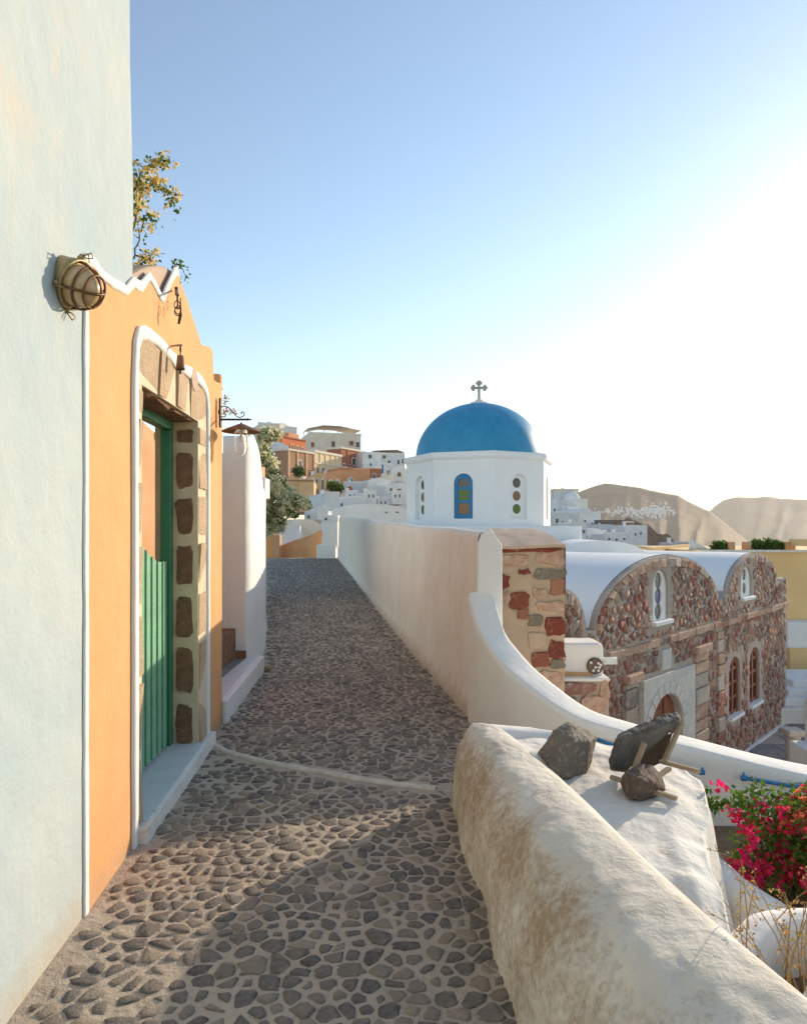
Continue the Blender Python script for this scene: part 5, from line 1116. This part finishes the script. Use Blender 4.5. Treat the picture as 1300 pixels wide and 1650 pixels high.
# ================================================================== hill town on the left
hcol = {}; HEND = []; CR = random.Random(91)
def hm(c):
    if c not in hcol:
        base = {'white': (.80,.79,.77), 'bluewhite': (.70,.73,.76), 'cream': (.86,.64,.36), 'red': (.72,.19,.08), 'brick': (.44,.16,.09), 'salmon': (.82,.38,.20), 'tan': (.76,.48,.26), 'stone': (.42,.23,.14), 'rust': (.55,.20,.10), 'grey': (.52,.52,.52), 'brown': (.34,.21,.14), 'warm': (.80,.70,.58)}[c]
        hcol[c] = mat('house_'+c, base, tuple(v*.86 for v in base), .8, bump=.3, bscale=4, bdist=.03)
    return hcol[c]
M['hglass'] = mat('dark_window_glass', (.05,.055,.065), (.08,.08,.085), 3, rough=.2, bump=.02, spec=.5)
def house(label, x0, x1, yt, yb, d, phi, bd, col, wins=(), doors=(), roof=None, extras=(), name='house', top=None, frame='white', clutter=True):
    ph = rad(phi); a = Vector((math.cos(ph), math.sin(ph), 0)); nn = Vector((math.sin(ph), -math.cos(ph), 0))
    P0 = U(x0, HZP, d); r1 = (x1-CXP)/FPX; L_ = (r1*P0.y-P0.x)/(a.x-r1*a.y)
    zt = EYE+(HZP-yt)*d/FPX; zb = EYE+(HZP-yb)*d/FPX
    mp = lambda s, v, q: Vector((P0.x, P0.y, 0))+a*(s*L_)+nn*q+Vector((0, 0, zt+(zb-zt)*v))
    t = thing(name, mp(.5, 1, -bd/2), label, 'house')
    pr_ = [(0, 1.35), (1, 1.35), (1, 0)]+([(s, -v) for s, v in top] if top else [])+[(0, 0)]
    mb = MB(); mb.prism(pr_, mp, 0, -bd); obj('wall', mb, hm(col), t)
    th = .05*d/110
    for w_ in wins:
        s0, v0, s1, v1 = w_[:4]; kind = w_[4] if len(w_) > 4 else 'rect'; fc = w_[5] if len(w_) > 5 else frame
        if kind == 'round':
            cs_, cv = (s0+s1)/2, (v0+v1)/2; rs_ = (s1-s0)/2; rv = (v1-v0)/2
            sh = lambda k: [(cs_+rs_*k*math.cos(2*math.pi*i/14), cv+rv*k*math.sin(2*math.pi*i/14)) for i in range(14)]
        elif kind == 'arch':
            cs_, rs_ = (s0+s1)/2, (s1-s0)/2; hv = (v1-v0)*.3
            sh = lambda k: [(cs_-rs_*k, v1)]+[(cs_-rs_*k*math.cos(math.pi*i/8), v0+hv-(hv+(k-1)*(v1-v0)*.5)*math.sin(math.pi*i/8)) for i in range(9)]+[(cs_+rs_*k, v1)]
        else:
            sh = lambda k: [((s0+s1)/2+(s1-s0)/2*k*i, (v0+v1)/2+(v1-v0)/2*(k if j < 0 else k)*j) for i, j in ((-1, 1), (1, 1), (1, -1), (-1, -1))]
        mb = MB(); mb.panel(sh(1.28), [sh(1.0)], lambda s, v, q: mp(s, v, th*1.6+q), th*2, back=False); wn = obj('window', mb, hm(fc), t)
        mb = MB(); mb.prism(sh(1.02), mp, -th*.5, th*.35); obj('pane', mb, M['hglass'], wn)
    for d_ in doors:
        s0, v0, s1, v1 = d_[:4]; c = d_[4] if len(d_) > 4 else 'rust'; cs_, rs_ = (s0+s1)/2, (s1-s0)/2
        sh = lambda k: [(cs_-rs_*k, v1)]+[(cs_-rs_*k*math.cos(math.pi*i/8), v0+(v1-v0)*.25-(v1-v0)*(.25+(k-1)*.5)*math.sin(math.pi*i/8)) for i in range(9)]+[(cs_+rs_*k, v1)]
        mb = MB(); mb.panel(sh(1.25), [sh(1.0)], lambda s, v, q: mp(s, v, th*2+q), th*2.4, back=False); dr = obj('door', mb, hm('white'), t)
        mb = MB(); mb.prism(sh(1.03), mp, -th*.5, th*.4); obj('door_leaf', mb, hm(c) if c in ('rust','brick','red','brown') else M[c], dr)
    if roof:          # cornice strip along the roof edge
        mb = MB(); mb.prism([(-.015, roof[1]), (1.015, roof[1]), (1.015, -.02), (-.015, -.02)], mp, -bd-.1, th*3.5); obj('cornice', mb, hm(roof[0]), t)
    for e in extras:
        k = e[0]
        if k == 'pil':
            for s in e[1]: mb = MB(); mb.prism([(s-e[3], .99), (s+e[3], .99), (s+e[3], .02), (s-e[3], .02)], mp, -.02, th*2.2); obj('pilaster', mb, hm(e[2]), t)
        elif k == 'box':
            _, s0, v0, s1, v1, q0, q1, c = e[:8]; mb = MB(); mb.prism([(s0, v1), (s1, v1), (s1, v0), (s0, v0)], mp, q0, q1); obj(e[8] if len(e) > 8 else 'block', mb, hm(c) if c in ('white','bluewhite','cream','red','brick','salmon','tan','stone','rust','grey','brown','warm') else M[c], t)
        elif k == 'dome':
            _, s, v, r, c = e; mb = MB(); ce = mp(s, v, -bd*.5); mb.lathe([(r*math.cos(i*math.pi/16), r*math.sin(i*math.pi/16)) for i in range(9)], ce, n=20); obj('dome', mb, hm(c) if c != 'dome' else M['dome'], t, smooth=True)
        elif k == 'vault':
            _, s0, s1, v, rise, c = e; mb = MB(); mb.prism([(lerp(s0, s1, (1-math.cos(math.pi*i/14))/2), v-rise*math.sin(math.pi*i/14)) for i in range(15)], mp, th, -bd); obj('vault', mb, hm(c), t)
    if bd >= 4 and not top and clutter:        # roof rim, chimney and stair head
        zz = abs(zt-zb); k = .28*min(1, d/100)/zz; cw_ = .34*min(1, d/90)
        mb = MB(); mb.prism([(-.01, 0), (1.01, 0), (1.01, -k), (-.01, -k)], mp, -.22, .04); obj('roof_rim', mb, hm('white' if col in ('white','bluewhite') else col), t)
        s0 = CR.uniform(.12, .7); mb = MB(); mb.prism([(s0, 0), (s0+cw_/L_, 0), (s0+cw_/L_, -k*2.4), (s0, -k*2.4)], mp, -bd*.55, -bd*.55-.5); ck = obj('chimney', mb, hm('white'), t)
        mb = MB(); mb.prism([(s0-.06/L_, -k*2.42), (s0+(cw_+.06)/L_, -k*2.42), (s0+(cw_+.06)/L_, -k*2.8), (s0-.06/L_, -k*2.8)], mp, -bd*.55+.06, -bd*.55-.56); obj('chimney_cap', mb, hm('white'), ck)
        if L_ > 6 and d > 70:
            s1 = CR.uniform(.5, .75); mb = MB(); mb.prism([(s1, 0), (s1+2.2/L_, 0), (s1+2.2/L_, -k*4), (s1, -k*5.5)], mp, -bd*.5, -bd*.95); obj('stair_head', mb, hm('white' if col != 'warm' else 'warm'), t)
    HEND.append(P0.y+L_*a.y)
    return t, mp
def T(zx, zy): return (410+zx/4.815, 660+zy/4.815)
def TH(label, zx0, zy0, zx1, zy1, d, phi, bd, col, **kw):
    x0, y0 = T(zx0, zy0); x1, y1 = T(zx1, zy1); return house(label, x0, x1, y0, y1, d, phi, bd, col, **kw)
TH('pale blue white house at the far left skyline of the hill town', 40, 110, 205, 330, 112, 25, 6, 'bluewhite', wins=[(.5,.1,.62,.2), (.75,.1,.87,.2)], extras=[('box', .45, -.12, .6, 0, -2, -.6, 'white', 'chimney')])
TH('small cream gabled house between the blue white one and the red one', 196, 108, 262, 320, 110, 60, 5, 'warm', top=[(1,0),(.5,.06)])
TH('grey white house on the skyline just left of the red house', 240, 140, 330, 300, 109, 40, 5, 'bluewhite')
TH('bright red house with dark eaves high in the hill town', 214, 205, 398, 330, 100, 62, 2.5, 'red', wins=[(.36,.45,.46,.72,'rect','cream'), (.58,.47,.68,.74,'rect','cream'), (.80,.49,.90,.80,'rect','cream')], roof=('brick', .06), extras=[('box', .55, -.42, .98, .0, -5, -1.2, 'salmon', 'upper_floor')])
TH('white gabled house with a small round window left of the brown stone one', 80, 262, 262, 500, 88, 40, 6, 'bluewhite', wins=[(.42,.50,.56,.68,'round','white')], top=[(1,-.02),(.62,.10),(.3,.12)])
TH('brown red rubble house with pale pilasters and an oval window', 262, 305, 466, 520, 86, 62, 2.2, 'stone', roof=('warm', .05), extras=[('pil', (.02,.34,.68,.98), 'tan', .025)], wins=[(.36,.36,.50,.62,'arch'), (.06,.66,.18,.86,'rect','salmon'), (.78,.66,.9,.86,'rect','salmon')])
TH('cream yellow mansion with pilasters and a row of tall windows', 466, 318, 672, 580, HEND[-1], 64, 2.2, 'cream', roof=('warm', .05), extras=[('pil', (.02,.2,.4,.6,.8,.98), 'warm', .016), ('box', -.01, .34, 1.01, .38, -.05, .12, 'warm', 'string_course')], wins=[(.07,.48,.14,.70,'rect','warm'), (.26,.48,.34,.72,'rect','warm'), (.47,.50,.54,.74,'rect','warm'), (.67,.50,.74,.74,'rect','warm'), (.87,.50,.94,.74,'rect','warm')])
TH('red brick house with one arched white window in the hill town', 672, 293, 852, 490, HEND[-1], 60, 2.5, 'brick', roof=('warm', .05), extras=[('pil', (.02,.28,.72,.98), 'rust', .02)], wins=[(.46,.34,.60,.60,'arch'), (.08,.64,.16,.88), (.28,.64,.36,.88), (.48,.66,.57,.90), (.68,.66,.77,.90), (.86,.66,.94,.90)])
t_, mp_ = TH('long white skyline house with a canopied roof terrace', 420, 180, 826, 330, 124, 18, 8, 'warm', clutter=False, wins=[(.44,.42,.49,.66,'rect','brown'), (.78,.35,.85,.56,'rect','salmon'), (.90,.38,.97,.66), (.05,.5,.10,.72,'rect','salmon')], extras=[('box', -.01, -.06, 1.01, .02, -.25, .1, 'white', 'parapet')])
for s in (.02, .3, .57, .97):
    for q in (-.5, -6): mb = MB(); mb.bar(mp_(s, .0, q), mp_(s, -.26, q), .12, .12); obj('post', mb, hm('grey'), t_)
mb = MB(); mb.prism([(0, -.24), (.28, -.42), (.6, -.42), (1, -.24), (1, -.26), (.6, -.45), (.28, -.45), (0, -.26)], mp_, -.3, -6.3); obj('canopy', mb, hm('warm'), t_)
mb = MB(); mb.bar(mp_(.0, -.2, .0), mp_(1, -.2, .0), .06, .06); obj('railing', mb, hm('grey'), t_)
TH('salmon block with low arches under the red brick house', 668, 462, 896, 600, 84, 30, 6, 'salmon', doors=[(.76,.62,.98,1.0,'brick')], wins=[(.25,.5,.42,.9,'arch','white')], extras=[('box', -.01, -.05, .4, .0, -6, .15, 'rust', 'parapet')])
TH('white house with a red arched door below the salmon block', 692, 570, 918, 690, 78, 8, 5, 'white', doors=[(.14,.2,.30,.95,'red'), (.68,.28,.90,.72,'brown')])
TH('tan tile edged block beside the white bougainvillea', 350, 550, 462, 730, 58, 5, 5, 'tan', roof=('brown', .04))
TH('shaded tan annex left of the tile edged block', 222, 548, 352, 700, 60, -10, 4, 'tan', roof=('brown', .05))
TH('brown curved retaining house below the green bush', 462, 612, 552, 760, 62, 30, 4, 'brown', top=[(1,-.1),(.6,-.02)])
TH('white house with an oval window on the right of the brick house', 838, 325, 980, 500, 98, 25, 6, 'white', wins=[(.38,.50,.50,.70,'round','bluewhite'), (.80,.62,.92,.80,'rect','salmon'), (.3,.12,.5,.3,'round','warm')], top=[(.9,.02)])
t_, mp_ = TH('blue white skyline house with a flat pergola on the right', 935, 345, 1165, 480, 106, 15, 7, 'bluewhite', wins=[(.25,.06,.36,.24,'rect','cream'), (.42,.34,.52,.54,'round','white'), (.75,.3,.82,.56), (.9,.25,.98,.5)])
for s in (.3, .55, .8, .98):
    mb = MB(); mb.bar(mp_(s, 0, -.3), mp_(s, -.24, -.3), .1, .1); obj('post', mb, hm('grey'), t_)
mb = MB(); mb.prism([(-.05, -.2), (1, -.16), (.75, -.30), (.2, -.24)], mp_, -.1, -5); obj('pergola', mb, hm('brown'), t_)
TH('small white house with two dark doors under the oval window house', 842, 450, 985, 570, 90, 20, 5, 'white', wins=[(.42,.3,.56,.55,'rect','grey'), (.62,.3,.74,.55,'rect','grey')], doors=[(.82,.25,.96,.8,'brown')])
TH('blue shuttered white house beside the pergola house', 975, 425, 1080, 560, 94, 35, 5, 'bluewhite', doors=[(.05,.0,.24,.5,'blue_paint'), (.45,.3,.75,.85,'brown')])
TH('white chapel with a small red cross shaped window and bell gable', 1060, 455, 1185, 600, 84, 5, 5, 'white', top=[(1,-.1),(.85,.05),(.5,.18),(.2,.05),(0,-.1)], wins=[(.40,.22,.60,.44,'arch','salmon'), (.32,.72,.68,.76,'rect','salmon')])
TH('long low white vaulted house under the pergola house', 880, 560, 1065, 700, 74, 10, 5, 'white', extras=[('vault', .05, .95, .02, .25, 'white')], wins=[(.3,.55,.5,.7), (.62,.6,.72,.75)])
TH('white house with a dark opening and red shutter below the chapel', 1020, 600, 1185, 740, 66, 15, 5, 'white', wins=[(.55,.12,.70,.32,'rect','rust'), (.2,.08,.3,.22,'rect','red')], extras=[('vault', .3, 1.0, .02, .3, 'white')])
TH('terraced white house with a blue door in the middle of the town', 640, 690, 870, 800, 56, 10, 5, 'bluewhite', doors=[(.12,.3,.20,.75,'blue_paint')], extras=[('vault', .3, .95, .02, .25, 'white')])
TH('white step house left of the terraced one', 545, 650, 660, 800, 52, 25, 4, 'bluewhite')
TH('broad white vaulted roof just behind the cream parapet', 600, 790, 1190, 900, 36, 0, 6, 'white', clutter=False, extras=[('vault', .0, 1.0, .02, .55, 'white')], wins=[(.70,.02,.73,.12), (.84,.0,.88,.1)])
TH('small white cube house right above the gate pillar', 488, 772, 572, 890, 44, 10, 4, 'white')
TH('white house with a blue grey gable behind the bougainvillea tip', 388, 795, 482, 880, 46, -15, 4, 'white', top=[(.5,.2)], wins=[(.3,.3,.45,.6)])
TH('low cream curved terrace wall house beyond the peach wall', 328, 850, 520, 1010, 34, 20, 3, 'warm', top=[(1,-.25),(.6,-.02),(.2,.0)])
TH('white block under the bougainvillea beyond the lane end', 190, 905, 352, 1060, 32, 5, 3, 'bluewhite')
for i, (x, y, a, b, d, lb) in enumerate(((560, 590, 7, 7, 78, 'green garden bush on the left below the cream mansion'), (610, 595, 8, 8, 77, 'green garden bush in the middle below the cream mansion'), (655, 605, 8, 6, 76, 'green garden bush on the right beside the salmon block'), (345, 480, 9, 9, 66, 'dark climbing bush above the tan annex'), (310, 815, 7, 5, 45, 'small dark bush behind the white flowers at the lane end'))):
    p = U(*T(x, y), d); bush('garden_bush', p, a*d/FPX, 1.0, b*d/FPX, 420, .28*d/77, M['leaf_dark' if i > 2 else 'leaf'], lb, 'bush')
TH('orange terracotta house with two arches left of the salmon block', 565, 500, 670, 640, 82, 25, 4, 'salmon', doors=[(.12,.35,.42,1.0,'brown'), (.58,.35,.88,1.0,'brown')])
TH('small rust coloured house under the oval window house', 895, 470, 985, 560, 88, 25, 4, 'rust', doors=[(.2,.3,.5,1.0,'brown')], wins=[(.65,.35,.8,.6)])
TH('cream house with three tall windows below the blue shuttered house', 985, 520, 1085, 620, 80, 15, 4, 'warm', wins=[(.12,.3,.24,.62), (.42,.3,.54,.62), (.72,.3,.84,.62)])
TH('tan house with brown door behind the tile edged block', 462, 505, 560, 620, 72, 20, 4, 'tan', doors=[(.55,.3,.8,1.0,'brown')], wins=[(.15,.3,.3,.6)])
TH('white stepped house with a blue door under the rust coloured house', 905, 600, 1000, 700, 70, 12, 4, 'white', doors=[(.15,.3,.35,.9,'blue_paint')], wins=[(.55,.3,.7,.55)])
# small extra houses that fill the slope
rh = random.Random(77)
spots = [(1110,640,'white cube house with twin windows under the chapel'), (1000,690,'small white house with twin windows left of the red shutter house'), (760,640,'small white house with twin windows under the dark arch'), (905,640,'white cube house with twin windows right of the dark arch')]
for zx, zy, lb in spots: TH(lb, zx-42, zy, zx+42, zy+70, 60+rh.uniform(-3, 3), rh.uniform(0, 25), 4, rh.choice(['white','bluewhite']), wins=[(.2,.25,.35,.6), (.6,.25,.75,.6)])
# ================================================================== white village on the right spur
def Vz(zx, zy): return (880+zx/3.095, 760+zy/3.095)
def VH(label, zx0, zy0, zx1, zy1, d, phi, bd, col, **kw):
    x0, y0 = Vz(zx0, zy0); x1, y1 = Vz(zx1, zy1); return house(label, x0, x1, y0, y1, d, phi, bd, col, **kw)
wv = lambda *c: [(u, v, u+.09, v+.16) for u, v in c]
VH('tall white tower house at the top of the right village', 36, 90, 158, 270, 150, 10, 8, 'bluewhite', wins=[(.5,.10,.62,.2), (.15,.45,.22,.6), (.6,.42,.72,.56), (.8,.44,.88,.58)], roof=('warm', .05))
VH('white house with a low dome right of the tower house', 150, 140, 205, 280, 146, 35, 6, 'white', extras=[('dome', .5, .0, 1.9, 'white')], wins=[(.4,.3,.6,.5,'arch')])
VH('narrow white house left of the tower house', 22, 150, 62, 320, 142, -10, 6, 'bluewhite', wins=[(.35,.2,.6,.45)])
VH('white terraced house below the tower house', 30, 205, 180, 350, 136, 12, 6, 'bluewhite', wins=wv((.1,.2), (.3,.3), (.55,.15), (.75,.3)))
VH('white stepped house below the domed house', 165, 205, 270, 350, 132, 20, 6, 'white', wins=wv((.2,.25), (.55,.35), (.75,.25)), extras=[('vault', .1, .6, .02, .18, 'white')])
VH('white house with a dark pergola band in the right village', 262, 262, 392, 360, 128, 5, 6, 'bluewhite', wins=wv((.2,.3), (.45,.35), (.7,.3)), extras=[('box', .04, -.22, .95, .0, -3, .1, 'glass_grey', 'pergola')])
VH('white house with a flat brown roof beside the pergola band', 380, 255, 436, 350, 126, 15, 6, 'white', roof=('brown', .12), wins=wv((.4,.4)))
VH('long low white house at the edge of the brown cliff', 395, 275, 502, 362, 120, 10, 6, 'bluewhite', wins=wv((.15,.3), (.4,.35), (.65,.3)))
VH('low white cave house in front of the right village', 180, 300, 300, 380, 112, 15, 5, 'white', wins=wv((.1,.25), (.35,.3), (.6,.25)), extras=[('vault', .2, .8, .02, .25, 'white')])
VH('white cave house with three openings near the church roof', 290, 312, 420, 385, 106, 8, 5, 'bluewhite', wins=wv((.12,.25), (.4,.3), (.7,.25)))
VH('small white cube house behind the base block of the domed church', 60, 262, 200, 360, 98, 5, 5, 'bluewhite', wins=wv((.7,.2), (.85,.3)))
VH('pale green roofed hut beyond the ochre terrace', 632, 358, 706, 400, 70, 0, 4, 'grey')
# ================================================================== terrain, cliff, hills and sea
def H(X, Y):
    right = X-.02*Y
    base = -4.6-smooth((Y-15)/30)*3.0
    left = smooth((8-X)/30)*smooth((Y-30)/70)*(7+.10*max(0, -X))
    fall = -max(0, X-18)*.55-max(0, X-60)*.4
    z = base+left+fall*smooth((X-14)/20)+nz(X, Y, 0, .05)*.8
    return max(-160, z)
mb = MB(); mb.grid(lambda a, b: (lambda X, Y: Vector((X, Y, H(X, Y))))(lerp(-140, 300, a), lerp(6.9, 260, b)), 110, 80); tag(obj('hillside', mb, M['scrub'], smooth=True), kind='structure')
mb = MB(); mb.grid(lambda a, b: Vector((lerp(-6, -1.2, a), lerp(-5, 7.5, b), -.30)), 4, 8); tag(obj('house_ground', mb, M['scrub']), kind='structure')
cl_ = [(360,262), (400,245), (440,240), (480,250), (500,275), (540,300), (590,315), (640,340), (700,400), (500,420)]
def cliff(a, b):
    px = lerp(1000, 1125, a); py = interp([(1000,846), (1012,839), (1030,838), (1042,846), (1060,860), (1080,864), (1090,872), (1110,885), (1125,900)], px); Y = 165-30*b; z0 = EYE+(HZP-py)*165/FPX
    n_ = fbm(px*.05, b*3, 0, 1)*1.6; p = U(px, HZP, Y); return Vector((p.x, Y+n_, lerp(z0, z0-40, b)+n_*.8))
mb = MB(); mb.grid(cliff, 50, 30); tag(obj('cliff', mb, mat('brown_cliff', (.30,.17,.11), (.18,.11,.08), .25, bump=1, bscale=.6, bdist=.6), smooth=True), kind='structure')
def ridge1(px): return interp([(600,862), (760,835), (860,812), (915,800), (935,790), (955,782), (975,777), (1000,780), (1030,784), (1060,791), (1092,797), (1108,806), (1125,815), (1142,822), (1165,840), (1190,860), (1215,880), (1250,905)], px)
def ridge2(px): return interp([(1040,900), (1100,866), (1135,830), (1150,815), (1165,804), (1185,799), (1215,800), (1236,798), (1262,802), (1300,803), (1380,815), (1500,835), (1700,850), (1900,880)], px)
def hillpt(px, t, ridge, D0, D1, seed):       # t 0 ridge .. 1 shore; negative runs down the far side
    zr = EYE+(HZP-ridge(px))*D0/FPX
    if t >= 0:
        D = lerp(D0, D1, t); z = lerp(zr, -151, t**.85)
    else: D = D0+(-t)*(D0-D1); z = lerp(zr, -151, -t)
    g = fbm(px*.012, t*2.2, seed, 1, 5)*(.06*(zr+150))*smooth(abs(t)*4)
    r = abs(nz(px*.03+t*1.3, t*.6, seed))*.10*(zr+150)*smooth(abs(t)*5)
    jag = fbm(px*.05, seed, 0, 1, 5)*.006*D0/10
    return Vector(((px-CXP)*D/FPX, D+g*2, z+g-r+jag))
mb = MB(); mb.grid(lambda a, b: hillpt(lerp(560, 1260, a), lerp(-.6, 1, b), ridge1, 1700, 950, 3), 260, 90); tag(obj('hill', mb, M['hill'], smooth=True), kind='structure')
mb = MB(); mb.grid(lambda a, b: hillpt(lerp(1040, 1900, a), lerp(-.6, 1, b), ridge2, 3400, 2200, 8), 200, 60); tag(obj('hill', mb, M['hill'], smooth=True), kind='structure')
mb = MB(); mb.grid(lambda a, b: Vector((lerp(-2600, 4800, a), lerp(-500, 5600, b), -152)), 4, 4); tag(obj('water', mb, M['sea']), kind='structure')
# far village on the hill slope: single tiny houses
proto = []
for k, (w_, d_, h_) in enumerate(((9,8,7), (14,8,6), (7,7,9), (11,9,5))):
    mb = MB(); mb.box(-w_/2, w_/2, -d_/2, d_/2, -6, h_); mb.box(-w_/4, w_/2.2, -d_/3, d_/3, h_-.5, h_+2.4)
    for j in range(3): mb.box(-w_*.38+j*w_*.28, -w_*.38+j*w_*.28+1.0, -d_/2-.12, -d_/2+.05, h_*.35, h_*.35+1.6)
    proto.append(mb)
rv = random.Random(55); n_far = 0; first = {}
FL = 'tiny white house of the far village spread across the hazy hill'
while n_far < 230:
    zx = rv.triangular(225, 665, 560); cy = interp([(225,196), (330,205), (430,205), (520,200), (600,190), (665,215)], zx)+rv.gauss(0, 1)*interp([(225,6), (430,14), (560,18), (665,6)], zx)
    px, py = Vz(zx, cy)
    if py < ridge1(px)+8: continue
    best = min((abs(HZP-(hillpt(px, t, ridge1, 1700, 950, 3).z-EYE)/hillpt(px, t, ridge1, 1700, 950, 3).y*FPX-py), t) for t in [i/120 for i in range(2, 90)])
    p = hillpt(px, best[1], ridge1, 1700, 950, 3); k = rv.randrange(4)
    if k not in first:
        o = obj('far_house', proto[k], hm('white'), origin=(0, 0, 0)); first[k] = o
    else: o = first[k].copy(); COL.objects.link(o)
    o.location = p; s_ = rv.uniform(.28, .5); o.scale = (s_, s_, s_); o.rotation_euler.z = rv.uniform(-.6, 1.0); tag(o, FL, 'house', 'far village houses on the hill'); n_far += 1
# ================================================================== haze
hz = MB(); hz.box(-2700, 4900, -600, 5700, -153, 172)
hm_ = bpy.data.materials.new('haze_air'); hm_.use_nodes = True; t = hm_.node_tree; t.nodes.remove(t.nodes['Principled BSDF'])
pv = t.nodes.new('ShaderNodeVolumePrincipled'); pv.inputs['Color'].default_value = (.98,.92,.84,1); pv.inputs['Density'].default_value = 1.6e-4; pv.inputs['Anisotropy'].default_value = .2
t.links.new(pv.outputs[0], t.nodes['Material Output'].inputs['Volume'])
tag(obj('haze', hz, hm_), kind='stuff')
